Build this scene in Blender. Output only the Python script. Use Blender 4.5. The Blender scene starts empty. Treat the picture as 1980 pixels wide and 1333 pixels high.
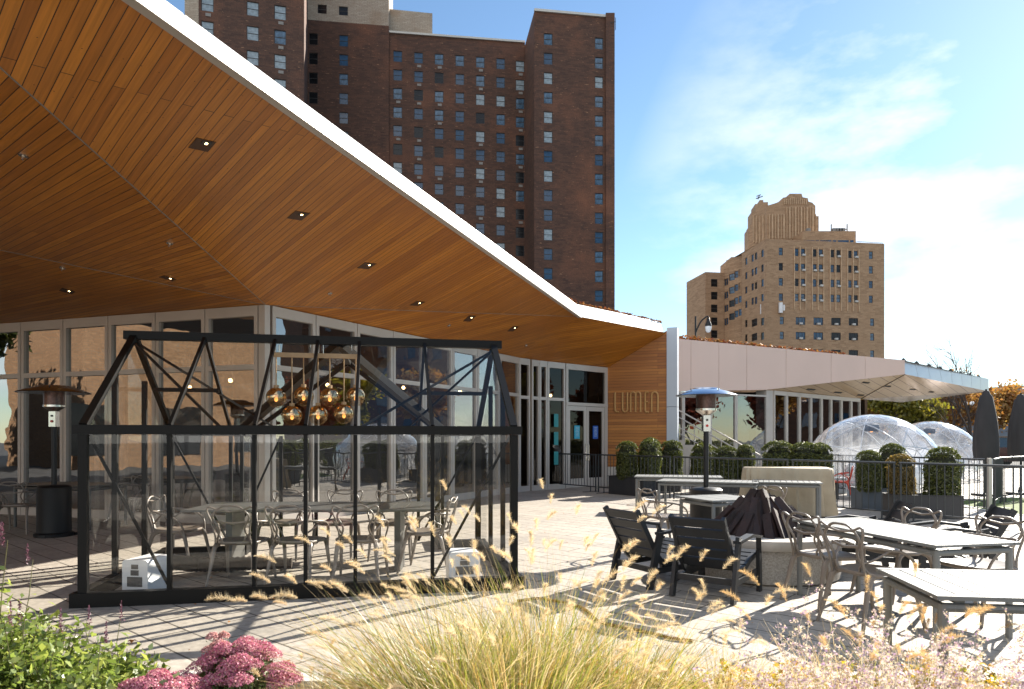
import bpy, math, random
import numpy as np
from mathutils import Vector, Matrix
R = math.radians
sc = bpy.context.scene

# ------------------------------------------------------------------ camera, sky, sun
EYE, FP = 1.52, 1320.0
cam_d = bpy.data.cameras.new("camera"); cam = bpy.data.objects.new("camera", cam_d)
sc.collection.objects.link(cam); sc.camera = cam
cam.location = (0, 0, EYE); cam.rotation_euler = (R(90), 0, 0)
cam_d.sensor_width = 36; cam_d.lens = 24; cam_d.shift_y = 0.0927
cam_d.clip_start = 0.05; cam_d.clip_end = 2000
cam_d.dof.use_dof = True; cam_d.dof.focus_distance = 9.5; cam_d.dof.aperture_fstop = 4.5

SUN_AZ, SUN_EL = 45.0, 28.5          # degrees to the right of straight ahead (+Y), above the horizon
world = bpy.data.worlds.new("World"); sc.world = world; world.use_nodes = True
wn, wl = world.node_tree.nodes, world.node_tree.links
wn.clear()
wo = wn.new("ShaderNodeOutputWorld"); bg = wn.new("ShaderNodeBackground")
sky = wn.new("ShaderNodeTexSky"); sky.sky_type = 'NISHITA'; sky.sun_disc = False
sky.sun_elevation = R(SUN_EL); sky.sun_rotation = R(SUN_AZ)
sky.air_density = 1.0; sky.dust_density = 0.12; sky.ozone_density = 2.5; sky.altitude = 200
tc = wn.new("ShaderNodeTexCoord")
mp = wn.new("ShaderNodeMapping"); mp.inputs['Scale'].default_value = (1.0, 1.0, 2.3)
mp.inputs['Location'].default_value = (0.37, 0.0, 0.12)
wl.new(tc.outputs['Generated'], mp.inputs['Vector'])
nz = wn.new("ShaderNodeTexNoise"); nz.inputs['Scale'].default_value = 2.6
nz.inputs['Detail'].default_value = 9; nz.inputs['Roughness'].default_value = 0.56
wl.new(mp.outputs['Vector'], nz.inputs['Vector'])
rp = wn.new("ShaderNodeValToRGB")
rp.color_ramp.elements[0].position = 0.50; rp.color_ramp.elements[0].color = (0, 0, 0, 1)
rp.color_ramp.elements[1].position = 0.64; rp.color_ramp.elements[1].color = (1, 1, 1, 1)
wl.new(nz.outputs['Fac'], rp.inputs['Fac'])
# clouds gather towards the sun's side of the sky
vd = wn.new("ShaderNodeVectorMath"); vd.operation = 'DOT_PRODUCT'
wl.new(tc.outputs['Generated'], vd.inputs[0])
vd.inputs[1].default_value = (math.sin(R(SUN_AZ)), math.cos(R(SUN_AZ)), 0.12)
mr = wn.new("ShaderNodeMapRange"); mr.inputs['From Min'].default_value = 0.80; mr.inputs['From Max'].default_value = 0.93
wl.new(vd.outputs['Value'], mr.inputs['Value'])
# bright cloud bank added behind the viewer, out of view, as fill light
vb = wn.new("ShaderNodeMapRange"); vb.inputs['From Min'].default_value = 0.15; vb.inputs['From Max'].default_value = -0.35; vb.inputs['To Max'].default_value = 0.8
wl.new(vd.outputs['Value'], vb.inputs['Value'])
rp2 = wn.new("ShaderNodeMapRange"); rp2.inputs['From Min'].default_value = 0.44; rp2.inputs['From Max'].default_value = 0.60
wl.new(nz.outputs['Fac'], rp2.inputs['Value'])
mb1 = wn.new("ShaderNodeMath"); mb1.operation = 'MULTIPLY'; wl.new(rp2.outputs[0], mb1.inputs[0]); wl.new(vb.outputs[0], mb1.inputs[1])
mu = wn.new("ShaderNodeMath"); mu.operation = 'MULTIPLY'
wl.new(rp.outputs['Color'], mu.inputs[0]); wl.new(mr.outputs['Result'], mu.inputs[1])
mu2 = wn.new("ShaderNodeMath"); mu2.operation = 'MULTIPLY'; mu2.inputs[1].default_value = 0.9
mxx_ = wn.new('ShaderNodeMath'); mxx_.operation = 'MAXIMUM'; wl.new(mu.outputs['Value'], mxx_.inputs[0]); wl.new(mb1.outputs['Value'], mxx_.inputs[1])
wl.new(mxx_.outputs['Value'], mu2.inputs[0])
mx = wn.new("ShaderNodeMix"); mx.data_type = 'RGBA'
wl.new(mu2.outputs['Value'], mx.inputs['Factor'])
tv = wn.new('ShaderNodeVectorMath'); tv.operation = 'MULTIPLY'; tv.inputs[1].default_value = (0.95, 1.02, 1.0)
wl.new(sky.outputs['Color'], tv.inputs[0]); wl.new(tv.outputs[0], mx.inputs['A']); mx.inputs['B'].default_value = (7.0, 7.1, 7.2, 1)
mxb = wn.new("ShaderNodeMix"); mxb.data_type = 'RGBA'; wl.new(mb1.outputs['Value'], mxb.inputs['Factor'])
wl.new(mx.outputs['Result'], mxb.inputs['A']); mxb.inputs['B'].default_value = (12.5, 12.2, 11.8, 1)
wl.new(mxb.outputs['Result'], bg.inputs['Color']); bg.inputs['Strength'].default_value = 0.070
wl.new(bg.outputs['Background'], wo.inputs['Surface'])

sd = bpy.data.lights.new("sun", 'SUN'); sd.energy = 5.0; sd.angle = R(0.5); sd.color = (1.0, 0.93, 0.82)
sun = bpy.data.objects.new("sun", sd); sc.collection.objects.link(sun)
SD = Vector((math.sin(R(SUN_AZ)) * math.cos(R(SUN_EL)), math.cos(R(SUN_AZ)) * math.cos(R(SUN_EL)), math.sin(R(SUN_EL))))
sun.rotation_euler = SD.to_track_quat('Z', 'Y').to_euler()
sun.location = (20, 20, 30)

sc.view_settings.view_transform = 'Standard'; sc.view_settings.look = 'None'
sc.view_settings.exposure = 1.52; sc.view_settings.gamma = 1.0
sc.render.engine = 'CYCLES'
sc.cycles.transparent_max_bounces = 24; sc.cycles.max_bounces = 9
sc.cycles.diffuse_bounces = 5; sc.cycles.glossy_bounces = 5
sc.cycles.caustics_reflective = False; sc.cycles.caustics_refractive = False
sc.cycles.sample_clamp_indirect = 6

# ------------------------------------------------------------------ helpers
rnd = random.Random(7)
def P(px, py, Y): return Vector(((px - 990) / FP * Y, Y, EYE - (py - 850) / FP * Y))
def X(px, Y): return (px - 990) / FP * Y

class MB:
    def __init__(s): s.v = []; s.f = []; s.uv = None; s.mi = []; s.cur = 0
    def poly(s, pts):
        n = len(s.v); s.v += [tuple(p) for p in pts]; s.f.append(tuple(range(n, n + len(pts)))); s.mi.append(s.cur)
    def box(s, c, d, rz=0, rx=0, ry=0):
        m = Matrix.Translation(Vector(c)) @ Matrix.Rotation(rz, 4, 'Z') @ Matrix.Rotation(ry, 4, 'Y') @ Matrix.Rotation(rx, 4, 'X')
        h = [x / 2 for x in d]; n = len(s.v)
        for z in (-1, 1):
            for x, y in ((-1, -1), (1, -1), (1, 1), (-1, 1)):
                s.v.append(tuple(m @ Vector((x * h[0], y * h[1], z * h[2]))))
        for q in ((0, 3, 2, 1), (4, 5, 6, 7), (0, 1, 5, 4), (1, 2, 6, 5), (2, 3, 7, 6), (3, 0, 4, 7)):
            s.f.append(tuple(n + i for i in q)); s.mi.append(s.cur)
    def bar(s, a, b, w, h, up=(0, 0, 1)):
        a, b = Vector(a), Vector(b); d = (b - a).normalized(); up = Vector(up)
        sx = d.cross(up)
        if sx.length < 1e-4: sx = d.cross(Vector((0, 1, 0)))
        sx.normalize(); sz = sx.cross(d).normalized(); n = len(s.v)
        for p in (a, b):
            for i, j in ((-1, -1), (1, -1), (1, 1), (-1, 1)):
                s.v.append(tuple(p + sx * (i * w / 2) + sz * (j * h / 2)))
        for q in ((0, 1, 2, 3), (7, 6, 5, 4), (0, 4, 5, 1), (1, 5, 6, 2), (2, 6, 7, 3), (3, 7, 4, 0)):
            s.f.append(tuple(n + i for i in q)); s.mi.append(s.cur)
    def tube(s, pts, r, seg=8, cap=True, flat=1.0):
        pts = [Vector(p) for p in pts]; k = len(pts)
        if not hasattr(r, '__len__'): r = [r] * k
        n0 = len(s.v); prev = None
        for i, p in enumerate(pts):
            d = (pts[min(i + 1, k - 1)] - pts[max(i - 1, 0)])
            d = d.normalized() if d.length > 1e-9 else Vector((0, 0, 1))
            if prev is None:
                ref = Vector((0, 0, 1)) if abs(d.z) < 0.9 else Vector((1, 0, 0))
                a = d.cross(ref).normalized()
            else:
                a = (prev - d * prev.dot(d)).normalized()
            prev = a; b = d.cross(a)
            for j in range(seg):
                t = 2 * math.pi * j / seg
                s.v.append(tuple(p + a * (r[i] * math.cos(t)) + b * (r[i] * math.sin(t) * flat)))
        for i in range(k - 1):
            for j in range(seg):
                j2 = (j + 1) % seg
                s.f.append((n0 + i * seg + j, n0 + i * seg + j2, n0 + (i + 1) * seg + j2, n0 + (i + 1) * seg + j)); s.mi.append(s.cur)
        if cap:
            s.f.append(tuple(n0 + j for j in range(seg))[::-1]); s.mi.append(s.cur)
            s.f.append(tuple(n0 + (k - 1) * seg + j for j in range(seg))); s.mi.append(s.cur)
    def lathe(s, c, prof, seg=24):
        n0 = len(s.v); c = Vector(c); k = len(prof)
        for r, z in prof:
            for j in range(seg):
                t = 2 * math.pi * j / seg
                s.v.append((c.x + r * math.cos(t), c.y + r * math.sin(t), c.z + z))
        for i in range(k - 1):
            for j in range(seg):
                j2 = (j + 1) % seg
                s.f.append((n0 + i * seg + j, n0 + i * seg + j2, n0 + (i + 1) * seg + j2, n0 + (i + 1) * seg + j)); s.mi.append(s.cur)
        if prof[0][0] > 1e-4: s.f.append(tuple(n0 + j for j in range(seg))[::-1]); s.mi.append(s.cur)
        if prof[-1][0] > 1e-4: s.f.append(tuple(n0 + (k - 1) * seg + j for j in range(seg))); s.mi.append(s.cur)
    def prism(s, pts, ext):
        n = len(pts); e = Vector(ext); n0 = len(s.v)
        s.v += [tuple(Vector(p)) for p in pts] + [tuple(Vector(p) + e) for p in pts]
        s.f.append(tuple(range(n0, n0 + n))); s.mi.append(s.cur)
        s.f.append(tuple(range(n0 + 2 * n - 1, n0 + n - 1, -1))); s.mi.append(s.cur)
        for i in range(n):
            j = (i + 1) % n
            s.f.append((n0 + i, n0 + n + i, n0 + n + j, n0 + j)); s.mi.append(s.cur)
    def sphere(s, c, r, seg=16, rings=10, sz=1.0):
        prof = [(max(1e-5, r * math.sin(math.pi * i / rings)), -r * sz * math.cos(math.pi * i / rings)) for i in range(rings + 1)]
        s.lathe(c, prof, seg)
    def data(s, name, mats, smooth=False, ang=35):
        me = bpy.data.meshes.new(name); me.from_pydata(s.v, [], s.f)
        if not isinstance(mats, (list, tuple)): mats = [mats]
        for m in mats: me.materials.append(m)
        if len(mats) > 1: me.polygons.foreach_set('material_index', s.mi)
        me.validate(); me.update()
        if smooth:
            me.shade_smooth(); me.set_sharp_from_angle(angle=R(ang))
        return me
    def build(s, name, mats, parent=None, smooth=False, world=False, loc=None, ang=35):
        if world and parent is not None:
            o = parent.location; s.v = [(x - o.x, y - o.y, z - o.z) for x, y, z in s.v]
        ob = bpy.data.objects.new(name, s.data(name, mats, smooth, ang)); sc.collection.objects.link(ob)
        if parent is not None: ob.parent = parent
        if loc is not None: ob.location = loc
        return ob

def arrmesh(name, V, Fq, mat, parent=None, loc=None):
    """V (n,3) array, Fq (m,k) faces of k corners each."""
    me = bpy.data.meshes.new(name); V = np.asarray(V, np.float32); Fq = np.asarray(Fq, np.int32); k = Fq.shape[1]
    me.vertices.add(len(V)); me.vertices.foreach_set('co', V.ravel())
    me.loops.add(Fq.size); me.loops.foreach_set('vertex_index', Fq.ravel())
    me.polygons.add(len(Fq)); me.polygons.foreach_set('loop_start', np.arange(len(Fq), dtype=np.int32) * k)
    me.update(calc_edges=True)
    me.materials.append(mat)
    ob = bpy.data.objects.new(name, me); sc.collection.objects.link(ob)
    if parent is not None: ob.parent = parent
    if loc is not None: ob.location = loc
    return ob

def tag(o, label=None, cat=None, group=None, kind=None):
    if label: o['label'] = label
    if cat: o['category'] = cat
    if group: o['group'] = group
    if kind: o['kind'] = kind
    return o
def empty(name, loc=(0, 0, 0), rz=0, label=None, cat=None, group=None):
    o = bpy.data.objects.new(name, None); sc.collection.objects.link(o)
    o.location = loc; o.rotation_euler = (0, 0, rz); o.empty_display_size = 0.2
    return tag(o, label, cat, group)
def dup(root, loc, rz=0, label=None, group=None, scale=None):
    r = root.copy(); sc.collection.objects.link(r); r.location = loc; r.rotation_euler = (0, 0, rz)
    if label: r['label'] = label
    if group: r['group'] = group
    if scale: r.scale = scale
    for ch in list(root.children):
        c = ch.copy(); sc.collection.objects.link(c); c.parent = r
        for g in list(ch.children):
            d = g.copy(); sc.collection.objects.link(d); d.parent = c
    return r

# ------------------------------------------------------------------ materials
def M(name, col, rough=0.6, metal=0.0, var=0.0, vs=3.0, bump=0.0, bs=60.0, spec=0.5, emit=None, es=0, coat=0.0, stretch=None):
    m = bpy.data.materials.new(name); m.use_nodes = True; nt = m.node_tree; b = nt.nodes['Principled BSDF']
    b.inputs['Base Color'].default_value = (*col, 1); b.inputs['Roughness'].default_value = rough
    b.inputs['Metallic'].default_value = metal; b.inputs['Specular IOR Level'].default_value = spec
    b.inputs['Coat Weight'].default_value = coat
    if emit: b.inputs['Emission Color'].default_value = (*emit, 1); b.inputs['Emission Strength'].default_value = es
    if var or bump:
        t = nt.nodes.new('ShaderNodeTexCoord'); mpn = nt.nodes.new('ShaderNodeMapping')
        if stretch: mpn.inputs['Scale'].default_value = stretch
        nt.links.new(t.outputs['Object'], mpn.inputs['Vector'])
    if var:
        n = nt.nodes.new('ShaderNodeTexNoise'); n.inputs['Scale'].default_value = vs; n.inputs['Detail'].default_value = 6
        nt.links.new(mpn.outputs['Vector'], n.inputs['Vector'])
        r = nt.nodes.new('ShaderNodeValToRGB')
        r.color_ramp.elements[0].position = 0.3; r.color_ramp.elements[1].position = 0.7
        r.color_ramp.elements[0].color = (*[c * (1 - var) for c in col], 1)
        r.color_ramp.elements[1].color = (*[min(1, c * (1 + var)) for c in col], 1)
        nt.links.new(n.outputs['Fac'], r.inputs['Fac']); nt.links.new(r.outputs['Color'], b.inputs['Base Color'])
    if bump:
        n2 = nt.nodes.new('ShaderNodeTexNoise'); n2.inputs['Scale'].default_value = bs; n2.inputs['Detail'].default_value = 4
        nt.links.new(mpn.outputs['Vector'], n2.inputs['Vector'])
        bp = nt.nodes.new('ShaderNodeBump'); bp.inputs['Strength'].default_value = bump; bp.inputs['Distance'].default_value = 0.01
        nt.links.new(n2.outputs['Fac'], bp.inputs['Height']); nt.links.new(bp.outputs['Normal'], b.inputs['Normal'])
    return m

def leafmat(name, cols, trans=0.45, rough=0.5, gloss=0.06):
    """thin leaf: diffuse + translucent, one colour per leaf"""
    m = bpy.data.materials.new(name); m.use_nodes = True; nt = m.node_tree; nt.nodes.clear(); N = nt.nodes.new
    out = N('ShaderNodeOutputMaterial'); g = N('ShaderNodeNewGeometry'); r = N('ShaderNodeValToRGB')
    r.color_ramp.interpolation = 'LINEAR'
    while len(r.color_ramp.elements) < len(cols): r.color_ramp.elements.new(0.5)
    for i, c in enumerate(cols):
        r.color_ramp.elements[i].position = i / max(1, len(cols) - 1); r.color_ramp.elements[i].color = (*c, 1)
    nt.links.new(g.outputs['Random Per Island'], r.inputs['Fac'])
    d = N('ShaderNodeBsdfDiffuse'); t = N('ShaderNodeBsdfTranslucent'); gl = N('ShaderNodeBsdfGlossy'); gl.inputs['Roughness'].default_value = rough
    nt.links.new(r.outputs['Color'], d.inputs['Color']); nt.links.new(r.outputs['Color'], t.inputs['Color'])
    a = N('ShaderNodeMixShader'); a.inputs[0].default_value = trans
    nt.links.new(d.outputs[0], a.inputs[1]); nt.links.new(t.outputs[0], a.inputs[2])
    b = N('ShaderNodeMixShader'); b.inputs[0].default_value = gloss
    nt.links.new(a.outputs[0], b.inputs[1]); nt.links.new(gl.outputs[0], b.inputs[2])
    nt.links.new(b.outputs[0], out.inputs['Surface'])
    return m

def glassmat(name, tint=(0.85, 0.88, 0.88), refl=1.0, base=0.0, wav=0.0, rough=0.0, ws=1.2, film=0.0):
    m = bpy.data.materials.new(name); m.use_nodes = True; nt = m.node_tree; nt.nodes.clear(); N = nt.nodes.new
    out = N('ShaderNodeOutputMaterial'); tr = N('ShaderNodeBsdfTransparent'); tr.inputs['Color'].default_value = (*tint, 1)
    gl = N('ShaderNodeBsdfGlossy'); gl.inputs['Roughness'].default_value = rough; gl.inputs['Color'].default_value = (1, 1, 1, 1)
    fc_ = N('ShaderNodeLayerWeight'); fc_.inputs['Blend'].default_value = 0.5
    pw = N('ShaderNodeMath'); pw.operation = 'POWER'; pw.inputs[1].default_value = 5.0; nt.links.new(fc_.outputs['Facing'], pw.inputs[0])
    lw = N('ShaderNodeMath'); lw.operation = 'MULTIPLY_ADD'; lw.inputs[1].default_value = 0.92; lw.inputs[2].default_value = 0.075; nt.links.new(pw.outputs[0], lw.inputs[0])
    mm = N('ShaderNodeMath'); mm.operation = 'MULTIPLY_ADD'; mm.inputs[1].default_value = refl; mm.inputs[2].default_value = base; mm.use_clamp = True
    nt.links.new(lw.outputs[0], mm.inputs[0])
    mix = N('ShaderNodeMixShader'); nt.links.new(mm.outputs[0], mix.inputs[0])
    nt.links.new(tr.outputs[0], mix.inputs[1]); nt.links.new(gl.outputs[0], mix.inputs[2])
    last = mix
    if wav:
        t = N('ShaderNodeTexCoord'); n = N('ShaderNodeTexNoise'); n.inputs['Scale'].default_value = ws; n.inputs['Detail'].default_value = 2
        nt.links.new(t.outputs['Object'], n.inputs['Vector'])
        bp = N('ShaderNodeBump'); bp.inputs['Strength'].default_value = 1.0; bp.inputs['Distance'].default_value = wav
        nt.links.new(n.outputs['Fac'], bp.inputs['Height']); nt.links.new(bp.outputs[0], gl.inputs['Normal'])
    if film:
        df = N('ShaderNodeBsdfTranslucent'); df.inputs['Color'].default_value = (0.85, 0.87, 0.92, 1)
        d2 = N('ShaderNodeBsdfDiffuse'); d2.inputs['Color'].default_value = (0.85, 0.87, 0.92, 1)
        mxx = N('ShaderNodeMixShader'); mxx.inputs[0].default_value = 0.5
        nt.links.new(df.outputs[0], mxx.inputs[1]); nt.links.new(d2.outputs[0], mxx.inputs[2])
        t3 = N('ShaderNodeTexCoord'); n3 = N('ShaderNodeTexNoise'); n3.inputs['Scale'].default_value = 0.9; n3.inputs['Detail'].default_value = 3
        n3.inputs['Distortion'].default_value = 2.0
        nt.links.new(t3.outputs['Object'], n3.inputs['Vector'])
        mr3 = N('ShaderNodeMapRange'); mr3.inputs['From Min'].default_value = .4; mr3.inputs['From Max'].default_value = .7
        mr3.inputs['To Min'].default_value = film * .4; mr3.inputs['To Max'].default_value = film * 1.7
        nt.links.new(n3.outputs['Fac'], mr3.inputs['Value'])
        m3 = N('ShaderNodeMixShader'); nt.links.new(mr3.outputs[0], m3.inputs[0])
        nt.links.new(mix.outputs[0], m3.inputs[1]); nt.links.new(mxx.outputs[0], m3.inputs[2]); last = m3
    nt.links.new(last.outputs[0], out.inputs['Surface'])
    return m

def brickmat(name, c1, c2, mortar, bw, bh, ms, uv=False, rot=0.0, rough=0.8, patch=None, pscale=0.08, bump=0.3, noff=0.5, loc=(0, 0, 0), grain=0.12, gscale=(1, 1, 1), spots=None, vertical=False, squash=1.0):
    """rows of bricks / boards / pavers. vertical=True reads (x+y, z) for walls"""
    m = bpy.data.materials.new(name); m.use_nodes = True; nt = m.node_tree; b = nt.nodes['Principled BSDF']; N = nt.nodes.new; L = nt.links.new
    b.inputs['Roughness'].default_value = rough
    t = N('ShaderNodeTexCoord'); src = t.outputs['UV'] if uv else t.outputs['Object']
    if vertical:
        sp = N('ShaderNodeSeparateXYZ'); L(src, sp.inputs[0]); ad = N('ShaderNodeMath'); ad.operation = 'ADD'
        L(sp.outputs['X'], ad.inputs[0]); L(sp.outputs['Y'], ad.inputs[1]); cb = N('ShaderNodeCombineXYZ')
        L(ad.outputs[0], cb.inputs['X']); L(sp.outputs['Z'], cb.inputs['Y']); src = cb.outputs[0]
    mpn = N('ShaderNodeMapping'); mpn.inputs['Rotation'].default_value = (0, 0, rot); mpn.inputs['Location'].default_value = loc
    L(src, mpn.inputs['Vector'])
    br = N('ShaderNodeTexBrick'); br.inputs['Scale'].default_value = 1.0
    br.inputs['Color1'].default_value = (*c1, 1); br.inputs['Color2'].default_value = (*c2, 1); br.inputs['Mortar'].default_value = (*mortar, 1)
    br.inputs['Brick Width'].default_value = bw; br.inputs['Row Height'].default_value = bh; br.inputs['Mortar Size'].default_value = ms
    br.inputs['Mortar Smooth'].default_value = 0.1; br.inputs['Bias'].default_value = 0.0; br.offset = noff; br.offset_frequency = 2; br.squash = squash
    L(mpn.outputs[0], br.inputs['Vector'])
    col = br.outputs['Color']
    if patch:
        n = N('ShaderNodeTexNoise'); n.inputs['Scale'].default_value = pscale; n.inputs['Detail'].default_value = 7; n.inputs['Roughness'].default_value = 0.62
        L(mpn.outputs[0], n.inputs['Vector'])
        r = N('ShaderNodeMapRange'); r.inputs['From Min'].default_value = 0.5; r.inputs['From Max'].default_value = 0.72; L(n.outputs['Fac'], r.inputs['Value'])
        x = N('ShaderNodeMix'); x.data_type = 'RGBA'; x.blend_type = 'MIX'; L(r.outputs[0], x.inputs['Factor']); L(col, x.inputs['A']); x.inputs['B'].default_value = (*patch, 1)
        col = x.outputs['Result']
    if spots:
        mp3 = N('ShaderNodeMapping'); mp3.inputs['Scale'].default_value = (0.9, 4.5, 1); L(mpn.outputs[0], mp3.inputs['Vector'])
        n = N('ShaderNodeTexNoise'); n.inputs['Scale'].default_value = 1.3; n.inputs['Detail'].default_value = 3; L(mp3.outputs[0], n.inputs['Vector'])
        r = N('ShaderNodeMapRange'); r.inputs['From Min'].default_value = 0.66; r.inputs['From Max'].default_value = 0.72; L(n.outputs['Fac'], r.inputs['Value'])
        x = N('ShaderNodeMix'); x.data_type = 'RGBA'; L(r.outputs[0], x.inputs['Factor']); L(col, x.inputs['A']); x.inputs['B'].default_value = (*spots, 1)
        col = x.outputs['Result']
    if grain:
        mp2 = N('ShaderNodeMapping'); mp2.inputs['Scale'].default_value = gscale; L(mpn.outputs[0], mp2.inputs['Vector'])
        n = N('ShaderNodeTexNoise'); n.inputs['Scale'].default_value = 6; n.inputs['Detail'].default_value = 8; L(mp2.outputs[0], n.inputs['Vector'])
        r = N('ShaderNodeMapRange'); r.inputs['From Min'].default_value = 0.3; r.inputs['From Max'].default_value = 0.7
        r.inputs['To Min'].default_value = 1 - grain; r.inputs['To Max'].default_value = 1 + grain; L(n.outputs['Fac'], r.inputs['Value'])
        x = N('ShaderNodeVectorMath'); x.operation = 'SCALE'; L(col, x.inputs[0]); L(r.outputs[0], x.inputs['Scale']); col = x.outputs[0]
    L(col, b.inputs['Base Color'])
    if bump:
        bp = N('ShaderNodeBump'); bp.inputs['Strength'].default_value = bump; bp.inputs['Distance'].default_value = 0.006; bp.invert = True
        L(br.outputs['Fac'], bp.inputs['Height']); L(bp.outputs[0], b.inputs['Normal'])
    return m

m_pave = brickmat('paving_stone', (0.345, 0.305, 0.255), (0.41, 0.365, 0.31), (0.09, 0.076, 0.06), 0.92, 0.30, 0.009, rot=R(41), rough=0.72, patch=(0.27, 0.245, 0.215), pscale=0.8, grain=0.20, gscale=(3, 3, 3), bump=0.5)
m_ground = M('asphalt', (0.07, 0.07, 0.07), 0.9, var=0.3, vs=1.5)
m_lawn = M('lawn', (0.09, 0.13, 0.02), 0.9, var=0.4, vs=20, bump=0.6, bs=90)
m_soil = M('mulch', (0.06, 0.04, 0.025), 0.95, var=0.5, vs=25, bump=1.0, bs=50)
m_curb = M('pale_curb_stone', (0.55, 0.53, 0.49), 0.8, var=0.1, vs=8, bump=0.2, bs=120)
m_cedar = brickmat('cedar_boards', (0.54, 0.210, 0.026), (0.35, 0.120, 0.014), (0.03, 0.010, 0.004), 7.3, 0.098, 0.0042, uv=True, rough=0.38, patch=(0.36, 0.125, 0.02), pscale=0.35, grain=0.20, gscale=(0.25, 6, 1), noff=0.37, bump=0.4)
m_cedar2 = brickmat('cedar_wall_boards', (0.46, 0.18, 0.035), (0.27, 0.09, 0.018), (0.04, 0.016, 0.008), 2.6, 0.095, 0.004, uv=True, rough=0.5, grain=0.18, gscale=(0.25, 6, 1), noff=0.37, bump=0.4)
m_white = M('white_metal_panel', (0.80, 0.80, 0.78), 0.32, var=0.02, vs=1)
m_frame = M('silver_window_frame', (0.50, 0.46, 0.42), 0.4, 0.25, var=0.04, vs=2)
m_joint = M('dark_joint', (0.04, 0.04, 0.04), 0.8)
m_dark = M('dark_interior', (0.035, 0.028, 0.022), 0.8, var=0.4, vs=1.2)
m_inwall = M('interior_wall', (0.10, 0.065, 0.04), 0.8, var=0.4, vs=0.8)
m_glassL = glassmat('window_glass', (0.40, 0.38, 0.34), 1.5, 0.20, wav=0.004, ws=1.1)
m_glassR = glassmat('window_glass_clear', (0.36, 0.38, 0.40), 1.5, 0.12, wav=0.004, ws=1.1)
m_glassE = glassmat('entrance_glass', (0.22, 0.23, 0.24), 0.45, -0.01, wav=0.003, ws=1.1)
m_green = glassmat('greenhouse_glass', (0.975, 0.98, 0.97), 0.5, 0.0, wav=0.0015, ws=0.8)
m_black = M('black_metal', (0.005, 0.0045, 0.004), 0.5, 0.0, spec=0.2)
m_blacks = M('black_steel', (0.02, 0.02, 0.021), 0.45, 0.5)
m_barrier = M('grey_barrier_steel', (0.055, 0.06, 0.065), 0.42, 0.6)
m_chair = M('taupe_plastic', (0.21, 0.175, 0.145), 0.38, var=0.06, vs=6)
m_table = M('grey_powder_metal', (0.185, 0.19, 0.185), 0.55, 0.0, spec=0.35, var=0.08, vs=4)
m_tabledk = M('dark_grey_metal', (0.10, 0.10, 0.095), 0.42, 0.35, var=0.1, vs=4)
m_chrome = M('brushed_steel', (0.62, 0.58, 0.52), 0.25, 1.0, var=0.08, vs=6)
m_hood = M('heater_hood_aluminium', (0.55, 0.60, 0.68), 0.22, 1.0)
m_mesh = M('heater_mesh', (0.10, 0.06, 0.05), 0.35, 0.9, var=0.3, vs=30)
m_red = M('red_plastic', (0.55, 0.03, 0.015), 0.4)
m_redlac = M('red_lacquer', (0.50, 0.05, 0.02), 0.35)
m_adir = M('black_poly_lumber', (0.016, 0.017, 0.019), 0.45, var=0.15, vs=8, bump=0.1, bs=80)
m_whitebox = M('white_plastic', (0.78, 0.78, 0.78), 0.35)
m_vent = M('dark_vent', (0.10, 0.095, 0.09), 0.5, var=0.3, vs=40)
m_duct = M('brown_duct_cloth', (0.05, 0.035, 0.025), 0.8, var=0.3, vs=20)
m_conc = M('speckled_concrete', (0.36, 0.33, 0.29), 0.85, var=0.28, vs=60, bump=0.25, bs=120)
m_concsm = M('smooth_concrete_rim', (0.42, 0.38, 0.33), 0.75, var=0.12, vs=6, bump=0.1, bs=80)
m_rust = M('rusted_wood', (0.020, 0.008, 0.006), 0.7, var=0.6, vs=9, bump=0.7, bs=30, stretch=(1, 1, .2))
m_cover = M('beige_cover_cloth', (0.40, 0.335, 0.24), 0.85, var=0.14, vs=3, bump=1.0, bs=5)
m_umb = M('charcoal_umbrella_cloth', (0.032, 0.030, 0.032), 0.85, var=0.2, vs=4, bump=1.0, bs=5, stretch=(1, 1, .35))
m_planter = M('black_planter', (0.03, 0.03, 0.033), 0.5, var=0.1, vs=4)
m_planterb = M('blue_grey_planter', (0.07, 0.09, 0.115), 0.55, var=0.1, vs=4)
m_pinkp = M('pale_rose_panel', (0.66, 0.50, 0.43), 0.45, var=0.03, vs=0.6)
m_sofp = M('metal_soffit_strips', (0.52, 0.44, 0.35), 0.28, 0.35, var=0.06, vs=1)
m_silver = M('silver_panel', (0.50, 0.55, 0.60), 0.35, 0.3, var=0.04, vs=1)
m_bluegrey = M('blue_grey_panel', (0.42, 0.46, 0.52), 0.45, 0.2, var=0.03, vs=1)
m_stair = M('stair_stone', (0.42, 0.38, 0.34), 0.8, var=0.1, vs=3)
m_brick1 = brickmat('dark_brown_brick', (0.110, 0.050, 0.031), (0.060, 0.029, 0.020), (0.07, 0.042, 0.030), 0.9, 0.22, 0.02, rough=0.85, patch=(0.20, 0.080, 0.042), pscale=0.085, spots=(0.34, 0.18, 0.10), vertical=True, grain=0.25, bump=0)
m_brickbeige = brickmat('painted_beige_brick', (0.40, 0.34, 0.27), (0.33, 0.27, 0.21), (0.22, 0.18, 0.14), 0.9, 0.22, 0.02, rough=0.85, patch=(0.26, 0.18, 0.12), pscale=0.25, vertical=True, grain=0.2, bump=0)
m_brick2 = brickmat('tan_brick', (0.42, 0.27, 0.16), (0.29, 0.178, 0.10), (0.36, 0.24, 0.15), 1.0, 0.30, 0.02, rough=0.85, patch=(0.36, 0.225, 0.13), pscale=0.15, vertical=True, grain=0.22, bump=0)
m_terra = M('tan_terracotta', (0.50, 0.35, 0.22), 0.8, var=0.2, vs=1.2)
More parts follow.
